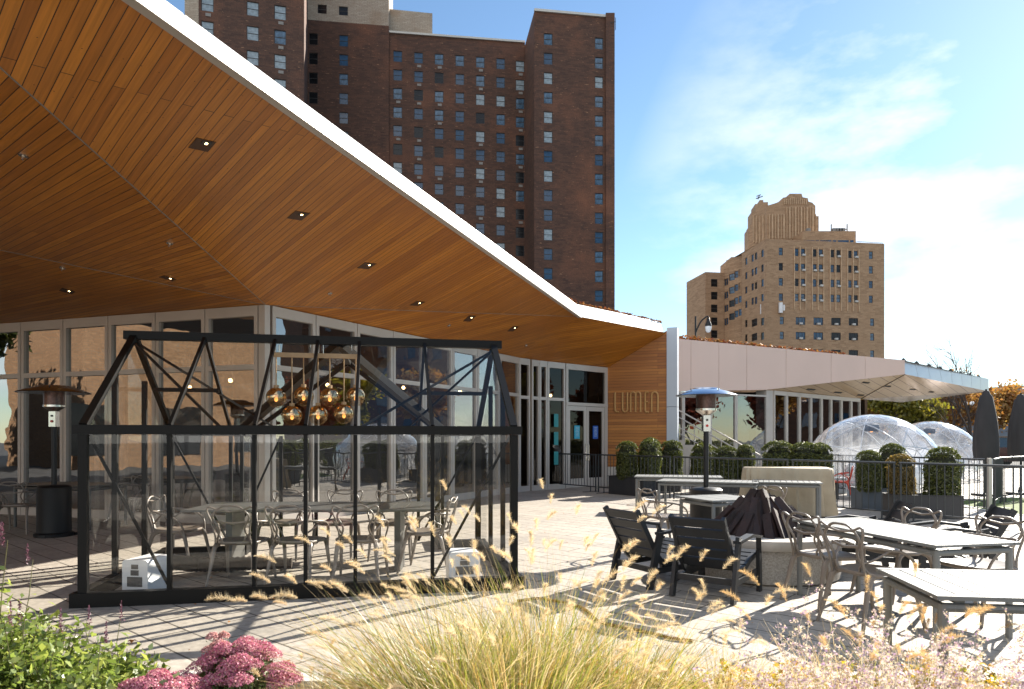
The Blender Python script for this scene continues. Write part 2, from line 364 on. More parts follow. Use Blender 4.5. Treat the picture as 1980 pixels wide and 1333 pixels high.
m_brick3 = brickmat('orange_tan_brick', (0.33, 0.19, 0.10), (0.26, 0.145, 0.075), (0.22, 0.16, 0.11), 0.4, 0.12, 0.012, rough=0.85, vertical=True, grain=0.2, bump=0)
m_winfr = M('dark_window_frame', (0.03, 0.028, 0.027), 0.6)
m_pblue = M('blue_window_pane', (0.018, 0.055, 0.11), 0.08, spec=0.5, var=0.5, vs=0.9, coat=0.15)
m_plight = M('curtained_window_pane', (0.24, 0.29, 0.32), 0.2, var=0.3, vs=2.5, coat=0.15)
m_pdark = M('dark_window_pane', (0.012, 0.013, 0.015), 0.15, var=0.4, vs=1, spec=0.3)
m_phalf = M('half_curtained_pane', (0.06, 0.11, 0.17), 0.1, var=0.7, vs=1.6, coat=0.15)
m_ac = M('grey_air_conditioner', (0.22, 0.20, 0.18), 0.6)
m_acw = M('white_air_conditioner', (0.55, 0.53, 0.50), 0.6)
m_tank = M('rusty_tank', (0.12, 0.045, 0.03), 0.7, var=0.4, vs=1.5)
m_bark = M('bark', (0.07, 0.05, 0.04), 0.9, var=0.3, vs=6, bump=0.6, bs=25)
m_glow = M('warm_lamp', (1, 0.7, 0.35), 0.5, emit=(1.0, 0.62, 0.25), es=9)
m_bulb = M('amber_bulb', (1, 0.5, 0.2), 0.4, emit=(1.0, 0.38, 0.08), es=1.0)
m_lamp = M('frosted_lamp_glass', (0.85, 0.85, 0.85), 0.3)
m_rust2 = M('orange_stonecrop', (0.32, 0.11, 0.03), 0.9, var=0.5, vs=8)
m_oak = M('pale_oak', (0.42, 0.27, 0.14), 0.5, var=0.15, vs=5)
m_cyan = M('cyan_poster', (0.03, 0.36, 0.52), 0.5)
m_bluep = M('blue_poster', (0.02, 0.10, 0.42), 0.5)
m_teal = M('teal_poster', (0.03, 0.25, 0.26), 0.5)
m_print = M('white_print', (0.5, 0.65, 0.7), 0.5)
m_letter = M('tan_letter', (0.46, 0.25, 0.085), 0.4, 0.2)
m_yhose = M('amber_rubber_hose', (0.22, 0.11, 0.02), 0.4)
m_orange = M('orange_plastic', (0.75, 0.25, 0.03), 0.5)
m_farw = M('pale_blue_grey_cladding', (0.20, 0.27, 0.31), 0.6, var=0.1, vs=.2)
m_fard = M('grey_cladding', (0.16, 0.18, 0.21), 0.7, var=0.15, vs=.2)
m_car = M('dark_red_car_paint', (0.06, 0.012, 0.012), 0.25, 0.3, coat=0.8)
m_car2 = M('silver_car_paint', (0.40, 0.41, 0.43), 0.25, 0.5, coat=0.8)
m_tyre = M('tyre_rubber', (0.02, 0.02, 0.02), 0.8)
m_cglass = M('car_glass', (0.02, 0.025, 0.03), 0.05, coat=0.5)

# plants
m_box = leafmat('boxwood_leaf', [(0.04, 0.055, 0.010), (0.09, 0.11, 0.018), (0.18, 0.19, 0.03)], 0.45, 0.4, 0.06)
m_boxr = leafmat('bronze_boxwood_leaf', [(0.09, 0.08, 0.015), (0.22, 0.15, 0.03), (0.34, 0.22, 0.05)], 0.5, 0.4, 0.06)
m_salv = leafmat('salvia_leaf', [(0.11, 0.16, 0.03), (0.23, 0.31, 0.055), (0.44, 0.48, 0.10)], 0.55, 0.4, 0.06)
m_stem = leafmat('green_stem', [(0.10, 0.10, 0.03), (0.16, 0.15, 0.05)], 0.3)
m_purp = leafmat('purple_floret', [(0.12, 0.045, 0.07), (0.22, 0.08, 0.12)], 0.4)
m_pink = leafmat('pink_floret', [(0.44, 0.08, 0.17), (0.60, 0.17, 0.28), (0.70, 0.34, 0.38), (0.52, 0.26, 0.20)], 0.35)
m_pinkpale = leafmat('pale_pink_floret', [(0.55, 0.22, 0.24), (0.72, 0.42, 0.38), (0.6, 0.33, 0.25)], 0.35)
m_dry = leafmat('dry_floret', [(0.42, 0.30, 0.15), (0.62, 0.48, 0.28)], 0.4)
m_sedl = leafmat('stonecrop_leaf', [(0.14, 0.20, 0.06), (0.22, 0.28, 0.10)], 0.35)
m_blade = leafmat('grass_blade', [(0.06, 0.10, 0.012), (0.17, 0.24, 0.02), (0.40, 0.42, 0.05), (0.60, 0.48, 0.16), (0.55, 0.29, 0.05)], 0.5, 0.4, 0.07)
m_bladed = leafmat('dry_grass_blade', [(0.60, 0.45, 0.20), (0.80, 0.66, 0.40), (0.55, 0.36, 0.12)], 0.5, 0.4, 0.05)
m_plume = leafmat('seed_plume', [(0.72, 0.52, 0.26), (0.88, 0.70, 0.42), (0.95, 0.82, 0.58)], 0.5)
m_plumer = leafmat('ripe_seed_plume', [(0.66, 0.40, 0.14), (0.84, 0.58, 0.26), (0.90, 0.70, 0.40)], 0.5)
m_sage = leafmat('sage_stem', [(0.55, 0.50, 0.42), (0.72, 0.66, 0.52), (0.48, 0.46, 0.24)], 0.4)
m_lilac = leafmat('lilac_floret', [(0.42, 0.24, 0.44), (0.62, 0.45, 0.56), (0.76, 0.64, 0.56), (0.80, 0.70, 0.54), (0.72, 0.58, 0.36), (0.60, 0.52, 0.34)], 0.45)
m_yel = leafmat('yellow_groundcover_leaf', [(0.26, 0.30, 0.03), (0.62, 0.52, 0.03), (0.80, 0.50, 0.03), (0.50, 0.20, 0.03), (0.44, 0.48, 0.05)], 0.5)
m_tgreen = leafmat('yellow_green_leaf', [(0.12, 0.14, 0.015), (0.30, 0.26, 0.02), (0.42, 0.34, 0.03)], 0.5)
m_torange = leafmat('orange_autumn_leaf', [(0.24, 0.10, 0.02), (0.40, 0.18, 0.035), (0.42, 0.27, 0.06)], 0.45)
m_rustl = leafmat('rusty_stonecrop_leaf', [(0.10, 0.035, 0.02), (0.28, 0.08, 0.03), (0.42, 0.19, 0.04), (0.16, 0.09, 0.03)], 0.3)
m_tred = leafmat('red_autumn_leaf', [(0.18, 0.04, 0.02), (0.32, 0.07, 0.03)], 0.5)
m_drop = leafmat('fallen_leaf', [(0.45, 0.20, 0.04), (0.35, 0.12, 0.04)], 0.4)

# ------------------------------------------------------------------ setting: ground
def sheet(name, pts, mat, z):
    b = MB(); b.poly([(x, y, z) for x, y in pts]); return tag(b.build(name, mat), kind='structure')
sheet('ground', [(-700, -300), (700, -300), (700, 1200), (-700, 1200)], m_ground, -0.008)
sheet('patio', [(-17, -8), (30, -8), (30, 36), (-17, 36)], m_pave, 0.0)
lw_ = [(13.1 + 2.9 * math.cos(2 * math.pi * i / 40), 14.4 + 3.3 * math.sin(2 * math.pi * i / 40)) for i in range(40)]
sheet('lawn', lw_, m_lawn, 0.006)
# ring of pavers along the lawn edge
b = MB()
for i in range(40):
    a0, a1 = 2 * math.pi * i / 40, 2 * math.pi * (i + 1) / 40
    p = lambda a, r: (13.1 + r * math.cos(a), 14.4 + (r + .4) * math.sin(a))
    b.poly([(*p(a0, 2.9), .010), (*p(a0, 3.02), .010), (*p(a1, 3.02), .010), (*p(a1, 2.9), .010)])
tag(b.build('lawn_kerb', m_curb), kind='structure')
# planting bed and its kerb
sheet('planting_bed', [(-6, -1), (6, -1), (6, 4.0), (-6, 4.0)], m_soil, 0.03)
b = MB(); b.box((0, 4.08, 0.05), (12.4, 0.16, 0.11)); tag(b.build('kerb', m_curb), kind='structure')

# ------------------------------------------------------------------ restaurant building with folded cedar canopy
C = Vector((-4.32, 12.0, 3.88)); B = Vector((1.85, 18.8, 4.9)); dPl = Vector((0.72, -0.65, 0.22))
def hitpl(px, py):
    n = (B - C).cross(dPl); o = Vector((0, 0, EYE)); d = Vector(((px - 990) / FP, 1, (850 - py) / FP)); return o + d * ((C - o).dot(n) / d.dot(n))
J = hitpl(369, 80)
def uvplane(ob, O, U, V, parent):
    me = ob.data; uvl = me.uv_layers.new(name='UVMap'); o = parent.location
    for li, lp in enumerate(me.loops):
        p = me.vertices[lp.vertex_index].co + o - O
        uvl.data[li].uv = (p.dot(U), p.dot(V))
def face_uv(name, pts, mat, parent, along):
    b = MB(); b.poly(pts); ob = b.build(name, mat, parent, world=True)
    n = (Vector(pts[1]) - Vector(pts[0])).cross(Vector(pts[2]) - Vector(pts[0])).normalized()
    U = (along - n * along.dot(n)).normalized(); V = n.cross(U)
    uvplane(ob, Vector(pts[0]), U, V, parent); return ob
fd_ = hitpl(0, 130) - C; jd_ = J - B      # fold and roof edge run together at a tip above and behind the viewer
tt_ = ((B.x - C.x) * fd_.y - (B.y - C.y) * fd_.x) / (fd_.x * jd_.y - fd_.y * jd_.x)
Jx = B + jd_ * tt_; Ax = Jx.copy(); tip_k = tt_
K = Vector((-7.78, 10.37, 4.4)); Kx = C + (K - C) * 2.6
uL = Vector((-0.952, 0.306, 0)); uR = Vector((0.5035, 0.864, 0)); 
Lend = C + uL * 10.5; Lend.z = 3.88
Eend = Vector((0.18, 19.74, 3.88)); S = Vector((3.15, 22.5, 3.88)); PW = Vector((4.92, 21.75, 4.92)); Q = Vector((0.80, 20.45, 3.88))
rest = empty('restaurant_building', (C.x, C.y, 0), 0, 'low glass restaurant with a folded cedar ceiling canopy and white roof edge', 'building')
plank = dPl
nS = (Jx - B).cross(C - B).normalized(); nS = nS if nS.z < 0 else -nS
b = MB(); b.poly([B, Jx, C]); b.cur = 1      # the large face with its rows of screw heads
pd = (plank - nS * plank.dot(nS)).normalized(); sd_ = nS.cross(pd).normalized(); p0 = hitpl(300, 300)
for i in range(-70, 90):
    for j in range(-9, 12):
        c_ = p0 + sd_ * (i * .147 + (.018 if j % 2 else -.018)) + pd * (j * .62 + (i % 3) * .02) + nS * .0015
        if c_.y < 3: continue
        px, pz = 990 + c_.x / c_.y * FP, 850 - (c_.z - EYE) / c_.y * FP
        if -60 < px < 760 and -60 < pz < 600 and pz - (px - 240) * .7005 > 14 and pz < 130 + px * .893 - 8:
            s_ = .006; b.poly([c_ + pd * s_, c_ + sd_ * s_, c_ - pd * s_, c_ - sd_ * s_])
ob = b.build('cedar_soffit', [m_cedar, m_joint], rest, world=True); uvplane(ob, B, pd, nS.cross(pd), rest)
face_uv('cedar_soffit', [C, Ax, Kx], m_cedar, rest, Vector((0.74, -0.63, -0.13)))
face_uv('cedar_soffit', [C, Kx, Lend], m_cedar, rest, Vector((0.86, -0.45, -0.05)))
b = MB(); b.poly([C, Eend, B]); b.poly([Eend, Q, B]); b.poly([Q, S, B]); b.poly([S, PW, B])
ob = b.build('cedar_soffit', m_cedar, rest, world=True)
n4 = (Eend - C).cross(B - C).normalized(); pl4 = Vector((0.86, 0.42, 0.33)); U4 = (pl4 - n4 * pl4.dot(n4)).normalized()
uvplane(ob, C, U4, n4.cross(U4), rest)
# thin metal trims on the folds
b = MB()
for a, c in ((C, Ax), (C, Kx), (C, B)):
    dn = Vector((0, 0, -0.004)); b.bar(a + dn, c + dn, 0.009, 0.009)
b.build('soffit_trim', m_ac, rest, world=True)
# fascia, leaning outward towards its lower edge
nF = Vector(((B - J).y, -(B - J).x, 0)).normalized(); nF2 = Vector((0.69, -0.72, 0)).normalized()
def fascia(a, c, n, h, lean, cuts, name='roof_fascia', h1=None):
    d = (c - a)
    for t0, t1 in zip(cuts[:-1], cuts[1:]):
        b = MB(); g = 0.011 / d.length
        p0, p1 = a + d * (t0 + g), a + d * (t1 - g)
        hh = lambda t: h + ((h if h1 is None else h1) - h) * t
        u0, u1 = Vector((0, 0, hh(t0))) - n * lean, Vector((0, 0, hh(t1))) - n * lean
        b.prism([p0, p1, p1 + u1, p0 + u0], -n * 0.05)
        b.build(name, m_white, rest, world=True)
tJ = [0.0, 0.30, 0.52, 0.70, 0.85, 1.0, tip_k * .995]
offn = nF * 0.03
fascia(B + offn, J + offn, nF, 0.35, 0.10, tJ, h1=0.235)
fascia(B + nF2 * .03, PW + Vector((-.12, -.03, 0)) + nF2 * .03, nF2, 0.36, 0.13, [0.0, 0.31, 0.65, 1.0])
b = MB(); b.bar(B + nF * .02 + Vector((0, 0, -.02)), Jx + nF * .02 + Vector((0, 0, -.02)), .10, .035)
b.build('fascia_drip_edge', m_frame, rest, world=True)
# roof deck + its stonecrop strip, behind the fascia
tp = lambda p, n: p + Vector((0, 0, 0.34)) - n * 0.16
rf = [tp(B, nF), Jx + Vector((0, 0, .16)) - nF * .14, Vector((-18, -2, 5.4)), Vector((-18, 28, 5.6)), Vector((5.0, 28, 5.4)), tp(PW, nF2)]
ctr = Vector((-5, 18, 6.0)); b = MB()
for i in range(len(rf)): b.poly([rf[i], rf[(i + 1) % len(rf)], ctr])
b.build('roof', m_fard, rest, world=True)
b = MB(); rr = random.Random(3)
for i in range(2200):
    t = rr.random(); p = tp(B, nF2).lerp(tp(PW, nF2), t) if rr.random() < .75 else tp(B, nF).lerp(tp(J, nF), t * .10)
    p = p - nF2 * (rr.random() ** 1.5) * 1.0 + Vector((0, 0, rr.random() * .10 * (1.3 - t)))
    s = .02 + rr.random() * .03; a = rr.random() * 6.3; ca, sa = math.cos(a) * s, math.sin(a) * s
    b.poly([p + Vector((ca, sa, 0)), p + Vector((-sa, ca, s)), p + Vector((-ca, -sa, s * .6)), p + Vector((sa, -ca, -s * .5))])
b.build('roof_stonecrop', m_rustl, rest, world=True)
b = MB(); p0 = B + Vector((-.7, .9, .50)); p1 = PW + Vector((-.6, 1.2, .45))
b.bar(p0, p1, .04, .04); b.bar(p0 + Vector((0, 0, .08)), p1 + Vector((0, 0, .02)), .03, .03)
b.build('roof_rail', m_frame, rest, world=True)

def bay(a, c, n, z0, z1, zt, gm, fw=0.075, corner=0):
    """one storefront bay between ground points a and c, transom at zt"""
    a, c = Vector((a.x, a.y, 0)), Vector((c.x, c.y, 0)); d = (c - a).normalized(); g = 0.008
    a2, c2 = a + d * g, c - d * g; up = Vector((0, 0, 1)); fr = MB(); dp = 0.09
    def v(p, za, zb, w): fr.bar(p + up * za, p + up * zb, w, dp, up=n)
    fr.bar(a2 + d * fw / 2 + up * z0, a2 + d * fw / 2 + up * z1, dp, fw, up=d)
    fr.bar(c2 - d * fw / 2 + up * z0, c2 - d * fw / 2 + up * z1, dp, fw, up=d)
    L0, L1 = a2 + d * fw, c2 - d * fw
    for z, h in ((z0 + .08, .16), (zt, .09), (z1 - .09, .18)): fr.bar(L0 + up * z, L1 + up * z, dp * .98, h)
    f = fr.build('window', m_frame, rest, world=True)
    for za, zb in ((z0 + .16, zt - .045), (zt + .045, z1 - .18)):
        p = MB(); off = -n * .01; p.poly([L0 + up * za + off, L1 + up * za + off, L1 + up * zb + off, L0 + up * zb + off])
        p.v = [(x - rest.location.x, y - rest.location.y, z) for x, y, z in p.v]; p.build('pane', gm, f)
nL = Vector((-0.306, -0.952, 0)); nR = Vector((0.864, -0.5035, 0))
us = [0.14, 1.285, 2.42, 3.56, 4.706, 5.84, 6.98, 8.12, 9.3]
for u0, u1 in zip(us[:-1], us[1:]):
    bay(C + uL * (u0 * 1.0), C + uL * (u1 * 1.0), nL, 0.0, 3.88, 2.80, m_glassL)
b = MB(); cz = Vector((C.x, C.y, 0)); b.prism([cz + nL * .04, cz + uL * .13 + nL * .04, cz + uL * .13 - nL * .08, cz + uR * .05 - nR * .08, cz + uR * .05 + nR * .04], (0, 0, 3.88))
b.build('corner_post', m_frame, rest, world=True)
Ys = [12.08] + [12.97 + .968 * i for i in range(8)]
ptR = lambda Y: Vector((C.x + (Y - 12) * uR.x / uR.y, Y, 0))
for y0, y1 in zip(Ys[:-1], Ys[1:]): bay(ptR(y0), ptR(y1), nR, 0, 3.88, 2.80, m_glassR)
# entrance: folding leaves, side light, double door
E0 = Vector((0.18, 19.74, 0)); Q0 = Vector((0.80, 20.45, 0)); S0 = Vector((3.15, 22.5, 0))
P1 = lambda px: (lambda t: Q0.lerp(S0, t))(((px - 990) / FP * Q0.y - Q0.x) / ((S0.x - Q0.x) - (px - 990) / FP * (S0.y - Q0.y)))
nQ = Vector((0.657, -0.753, 0))
nE = Vector((0.75, -0.66, 0)).normalized()
bay(E0, E0.lerp(Q0, .52), nE, 0, 3.88, 2.75, m_glassE, .06)
bay(E0.lerp(Q0, .60), Q0, nE, 0, 3.88, 2.75, m_glassE, .07)
xa = [1040, 1057]; bay(Q0, P1(1057), nQ, 0, 3.88, 2.75, m_glassE, .06)
bay(P1(1057), P1(1091.5), nQ, 0, 3.88, 2.75, m_glassE, .07)
# transom over the doors and the two leaves
a, c = P1(1092.5), P1(1173); d = (c - a).normalized(); up = Vector((0, 0, 1))
fr = MB(); fr.bar(a + up * 2.63, c + up * 2.63, .12, .10); fr.bar(a + up * 3.79, c + up * 3.79, .1, .18)
fr.bar(a + d * .05 + up * 2.68, a + d * .05 + up * 3.70, .1, .1, up=d); fr.bar(c - d * .07, c - d * .07 + up * 3.70, .1, .14, up=d)
fr.bar(a + d * .04, a + d * .04 + up * 2.58, .1, .08, up=d)
f = fr.build('window', m_frame, rest, world=True)
p = MB(); p.poly([a + d * .1 + up * 2.68, c - d * .14 + up * 2.68, c - d * .14 + up * 3.7, a + d * .1 + up * 3.7])
p.v = [(x - rest.location.x, y - rest.location.y, z) for x, y, z in p.v]; p.build('pane', m_glassE, f)
w = (c - a).length - .22
for k in range(2):
    l0 = a + d * (.08 + k * w / 2 + .006); l1 = a + d * (.08 + (k + 1) * w / 2 - .006); dr = MB()
    for pp in (l0 + d * .055, l1 - d * .055): dr.bar(pp + up * .01, pp + up * 2.57, .06, .11, up=d)
    for z, h in ((.15, .28), (2.50, .14)): dr.bar(l0 + d * .11 + up * z, l1 - d * .11 + up * z, .058, h)
    door = dr.build('door', m_frame, rest, world=True)
    sh = lambda q: setattr(q, 'v', [(x - rest.location.x, y - rest.location.y, z) for x, y, z in q.v])
    p = MB(); p.poly([l0 + d * .11 + up * .29, l1 - d * .11 + up * .29, l1 - d * .11 + up * 2.43, l0 + d * .11 + up * 2.43]); sh(p); p.build('pane', m_glassE, door)
    hx = (l1 - d * .05) if k == 0 else (l0 + d * .05); h = MB(); o_ = nQ * .09
    h.tube([hx + up * .85 + nQ * .03, hx + up * .85 + o_, hx + up * 1.35 + o_, hx + up * 1.35 + nQ * .03], .013, 6); sh(h); h.build('handle', m_chrome, door)
    q = MB(); mid = l0.lerp(l1, .5); q.box(mid + up * 1.75 + nQ * .02, (.24, .012, .42), rz=math.atan2(d.y, d.x)); q.build('poster', [m_cyan, m_bluep][k], rest, world=True)
    q = MB()
    for i in range(7): q.box(mid + up * (1.90 - i * .045) + nQ * .032, (.15 - .02 * (i % 3), .004, .012), rz=math.atan2(d.y, d.x))
    q.build('poster_print', m_print, rest, world=True)
q = MB(); mid = P1(1057).lerp(P1(1091.5), .45)
for i, z in enumerate((2.1, 1.55, .95)): q.box(mid + up * z + nQ * .06, (.18, .01, .40), rz=math.atan2(d.y, d.x))
q.build('poster', m_teal, rest, world=True)
# dark room behind the glass
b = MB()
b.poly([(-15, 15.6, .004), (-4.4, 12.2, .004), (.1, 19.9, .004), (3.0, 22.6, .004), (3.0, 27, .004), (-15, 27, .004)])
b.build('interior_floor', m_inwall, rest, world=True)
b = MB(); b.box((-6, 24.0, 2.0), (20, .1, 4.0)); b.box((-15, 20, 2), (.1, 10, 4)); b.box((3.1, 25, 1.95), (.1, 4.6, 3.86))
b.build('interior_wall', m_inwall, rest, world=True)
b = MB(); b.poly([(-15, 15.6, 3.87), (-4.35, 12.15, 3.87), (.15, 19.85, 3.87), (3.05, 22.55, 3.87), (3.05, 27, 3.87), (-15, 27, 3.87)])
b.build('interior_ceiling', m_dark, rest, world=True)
for (x, y, z) in [(-6.6, 16, 2.9), (-8.5, 18, 2.9), (-5, 18.5, 3.0), (-3.1, 19.5, 3.0), (-1.6, 21, 3.0), (-10.5, 17.5, 2.8), (1.3, 23, 3.0)]:
    q = MB(); q.sphere((x, y, z), .05, 10, 8); pl_ = q.build('pendant_lamp', m_glow, rest, world=True, smooth=True); q = MB(); q.tube([(x, y, z + .045), (x, y, 3.86)], .006, 5); q.v = [(a_ - rest.location.x, b_ - rest.location.y, c_) for a_, b_, c_ in q.v]; q.build('cord', m_joint, pl_)
b = MB()
for x, y in ((-8, 19), (-2.2, 20.5), (-11, 20)): b.tube([(x, y, 0), (x, y, 3.87)], .22, 14)
b.build('interior_column', m_inwall, rest, world=True, smooth=True)
q = MB(); q.box((-6.2, 20.5, .55), (5, .7, 1.1)); q.box((-6.2, 20.5, 1.12), (5.2, .8, .04)); q.build('bar_counter', m_inwall, rest, world=True)
# cedar sign wall with its lettering, and the grey end column
W0, W1 = Vector((3.15, 22.5, 0)), Vector((4.95, 21.82, 0)); dW = (W1 - W0).normalized(); nW = Vector((dW.y, -dW.x, 0))
b = MB(); b.poly([W0 + up * .62, W1 + up * .62, W1 + up * 5.0, W0 + up * 3.95]); ob = b.build('cedar_wall', m_cedar2, rest, world=True)
uvplane(ob, W0, dW, up, rest)
b = MB(); b.prism([W0, W1, W1 + up * .62, W0 + up * .62], nW * .02); b.build('wall_base', m_curb, rest, world=True)
WP = lambda px, py: (lambda t: W0.lerp(W1, t) + up * (EYE + (850 - py) / FP * (W0.y + (W1.y - W0.y) * t)))(((px - 990) / FP * W0.y - W0.x) / ((W1.x - W0.x) - (px - 990) / FP * (W1.y - W0.y)))
def cpx(x, y): return (940 + x * .26263, 580 + y * .26263)
def letters(name, strokes):
    q = MB()
    for st in strokes:
        q.tube([WP(*cpx(x, y)) + nW * .05 for x, y in st], .033, 8)
    return q.build(name, m_letter, rest, world=True, smooth=True)
def arch(x0, x1, yt, yb, n=6):
    r = (x1 - x0) / 2; return [(x0, yb)] + [(x0 + r - r * math.cos(math.pi * i / n), yt + r - r * math.sin(math.pi * i / n)) for i in range(n + 1)] + [(x1, yb)]
letters('sign_letter', [[(950, 682), (950, 800), (955, 820), (968, 826), (982, 826)]])
letters('sign_letter', [[(1006, 682), (1006, 805), (1013, 822), (1024, 827), (1035, 822), (1042, 805), (1042, 682)]])
letters('sign_letter', [arch(1065, 1102, 680, 826), arch(1102, 1139, 680, 826)])
letters('sign_letter', [[(1198, 682), (1178, 680), (1172, 692), (1172, 814), (1178, 826), (1200, 826)], [(1172, 752), (1195, 752)]])
letters('sign_letter', [arch(1220, 1266, 680, 826)])
b = MB(); hc = MB(); ce = W1 + dW * .33
b.prism([W1 + dW * .0 + nW * .05, ce + nW * .05, ce - nW * .35, W1 - nW * .35], (0, 0, 2.55)); b.build('end_column', m_bluegrey, rest, world=True)
b = MB(); b.prism([W1 + nW * .05 + up * 2.565, ce + nW * .05 + up * 2.565, ce - nW * .35 + up * 2.565, W1 - nW * .35 + up * 2.565], (0, 0, 2.52)); b.build('end_column', m_bluegrey, rest, world=True)
q = MB(); q.box(ce.lerp(W1, .4) + nW * .07 + up * .72, (.07, .05, .12), rz=math.atan2(dW.y, dW.x)); q.build('fire_bell', m_orange, rest, world=True)
# recessed lights and sprinklers in the soffit
def onplane(px, py, pts):
    p0, p1, p2 = [Vector(q) for q in pts[:3]]; n = (p1 - p0).cross(p2 - p0).normalized(); o = Vector((0, 0, EYE))
    d = Vector(((px - 990) / FP, 1, (850 - py) / FP)); t = (p0 - o).dot(n) / d.dot(n)
    if n.dot(d) > 0: n = -n
    return o + d * t, n
T1 = [B, Jx, C]; T2 = [C, Ax, Kx]; T3 = [C, Kx, Lend]; T4 = [C, Eend, B]
for px, py, T, sz in [(391, 280, T1, .20), (577, 417, T1, .22), (709, 514, T1, .24), (807, 587, T1, .24), (908, 616, T4, .24), (992, 636, T4, .24), (1068, 657, T4, .24), (1140, 667, T4, .24), (325, 538, T2, .2), (130, 563, T3, .2)]:
    c_, n_ = onplane(px, py, T); pd = plank - n_ * plank.dot(n_); pd.normalize(); sd_ = n_.cross(pd).normalized()
    q = MB(); q.cur = 0; h = sz / 2; cc = c_ + n_ * .003
    q.bar(cc - pd * h, cc + pd * h, sz, .004, up=n_)
    q.cur = 1; q.bar(cc + n_ * .004 + pd * .02 - sd_ * .02, cc + n_ * .004 + pd * .085 - sd_ * .02, .10, .004, up=n_)
    q.cur = 2; q.bar(cc + n_ * .008 + pd * .035 - sd_ * .02, cc + n_ * .008 + pd * .06 - sd_ * .02, .022, .003, up=n_)
    q.build('ceiling_light', [M('soffit_recess', (0.07, 0.03, 0.012), 0.6) if 'soffit_recess' not in bpy.data.materials else bpy.data.materials['soffit_recess'], m_joint, m_glow], rest, world=True)
for px, py, T in [(45, 300, T2), (328, 470, T2), (121, 518, T3), (638, 567, T1), (868, 629, T4), (1017, 668, T4)]:
    c_, n_ = onplane(px, py, T); q = MB(); q.tube([c_, c_ + n_ * .012], .045, 12); q.tube([c_ + n_ * .012, c_ + n_ * .05], .014, 8)
    q.build('sprinkler', m_chrome, rest, world=True, smooth=True)


# ------------------------------------------------------------------ pavilion wing with pointed canopy
wing = empty('pavilion_wing', (9.7, 26.1, 0), 0, 'low pavilion wing with pale rose fascia panels and a pointed silver canopy', 'building')
tops = [(1306, 24.0), (1481, 26.6), (1750, 30.6)]
def WY(px):    # depth along the fascia line
    a_, b_ = Vector((X(1306, 24.0), 24.0)), Vector((X(1750, 30.6), 30.6)); k = (px - 990) / FP
    t = (k * a_.y - a_.x) / ((b_.x - a_.x) - k * (b_.y - a_.y)); return a_.y + (b_.y - a_.y) * t
ZT = 5.07
def botz(px, Y):
    if px <= 1481: py = 757 - 3 * (px - 1306) / 175
    else: py = 754 - 30 * (px - 1481) / 269
    return EYE + (850 - py) / FP * Y
cuts = [1306, 1336, 1390, 1444, 1520, 1607, 1673, 1750]
for a_, c_ in zip(cuts[:-1], cuts[1:]):
    b = MB(); ya, yc = WY(a_ + .4), WY(c_ - .4)
    pts = [Vector((X(a_ + .4, ya), ya, botz(a_, ya))), Vector((X(c_ - .4, yc), yc, botz(c_, yc))), Vector((X(c_ - .4, yc), yc, ZT)), Vector((X(a_ + .4, ya), ya, ZT))]
    if a_ < 1481 < c_:
        ym = WY(1481); pts.insert(1, Vector((X(1481, ym), ym, botz(1481, ym))))
    b.prism(pts, (-.05, .07, 0)); b.build('fascia_panel', m_pinkp, wing, world=True)
b = MB(); a0 = Vector((X(1306, 24) - .06, 24.09, 3.25)); a1 = Vector((X(1750, 30.6) - .08, 30.7, 4.5))
b.poly([a0, a1, (a1.x, a1.y, ZT - .01), (a0.x, a0.y, ZT - .01)]); b.build('fascia_backing', m_joint, wing, world=True)
V1 = Vector((X(1750, 30.6), 30.6, ZT)); V1b = Vector((V1.x, V1.y, botz(1750, 30.6))); V2 = Vector((X(1912, 40), 40, ZT)); V2b = Vector((V2.x, V2.y, 4.34))
for i in range(8):
    t0, t1 = i / 8 + .0015, (i + 1) / 8 - .0015; b = MB(); lean = Vector((-.16, 0.02, 0))
    b.prism([V1b.lerp(V2b, t0), V1b.lerp(V2b, t1), V1.lerp(V2, t1) + lean * (1 - t1), V1.lerp(V2, t0) + lean * (1 - t0)], (-.06, .05, 0)); b.build('fascia_panel', m_silver, wing, world=True)
    b = MB(); pb = V1.lerp(V2, t0 + .02) + Vector((-.1, .1, 0)); b.prism([pb + Vector((-.14, 0, -.02)), pb + Vector((.14, 0, -.02)), pb + Vector((0, 0, .14))], (.05, .2, 0)); b.build('roof_clip', m_joint, wing, world=True)
SGm = Vector((X(1481, WY(1481)), WY(1481), 3.45)); SB = Vector((X(1663, 31.8), 31.8, 3.4))
b = MB(); b.poly([SGm, V1b, SB]); b.poly([SB, V1b, V2b]); b.poly([SB, V2b, Vector((24, 42, 3.8))])
o_ = b.build('canopy_soffit', brickmat('soffit_strips', (0.56, 0.42, 0.27), (0.50, 0.37, 0.235), (0.26, 0.19, 0.13), 6, 0.3, 0.012, uv=True, rough=0.22, grain=0.06, bump=.2), wing, world=True)
uvplane(o_, SGm, Vector((.66, .75, 0)), Vector((.75, -.66, 0)), wing)
b = MB(); dn = Vector((0, 0, -.01)); b.bar(SB + dn, V1b + dn, .06, .02)
for px, py in ((1674, 740), (1716, 747), (1765, 753), (1800, 758), (1664, 764), (1620, 759), (1568, 753)):
    c_, n_ = onplane(px, py, [SB, V1b, V2b] if px > 1700 else [SGm, V1b, SB]); b.bar(c_ + n_ * .01 + Vector((-.25, -.2, 0)), c_ + n_ * .01 + Vector((.25, .2, 0)), .09, .015, up=n_)
b.build('soffit_slot_light', m_joint, wing, world=True)
b = MB(); b.poly([(5.6, 24.1, ZT - .02), (V1.x, V1.y, ZT - .02), (V2.x, V2.y, ZT - .02), (24, 46, ZT - .02), (4, 46, ZT - .02)])
b.build('roof', m_fard, wing, world=True)
b = MB()
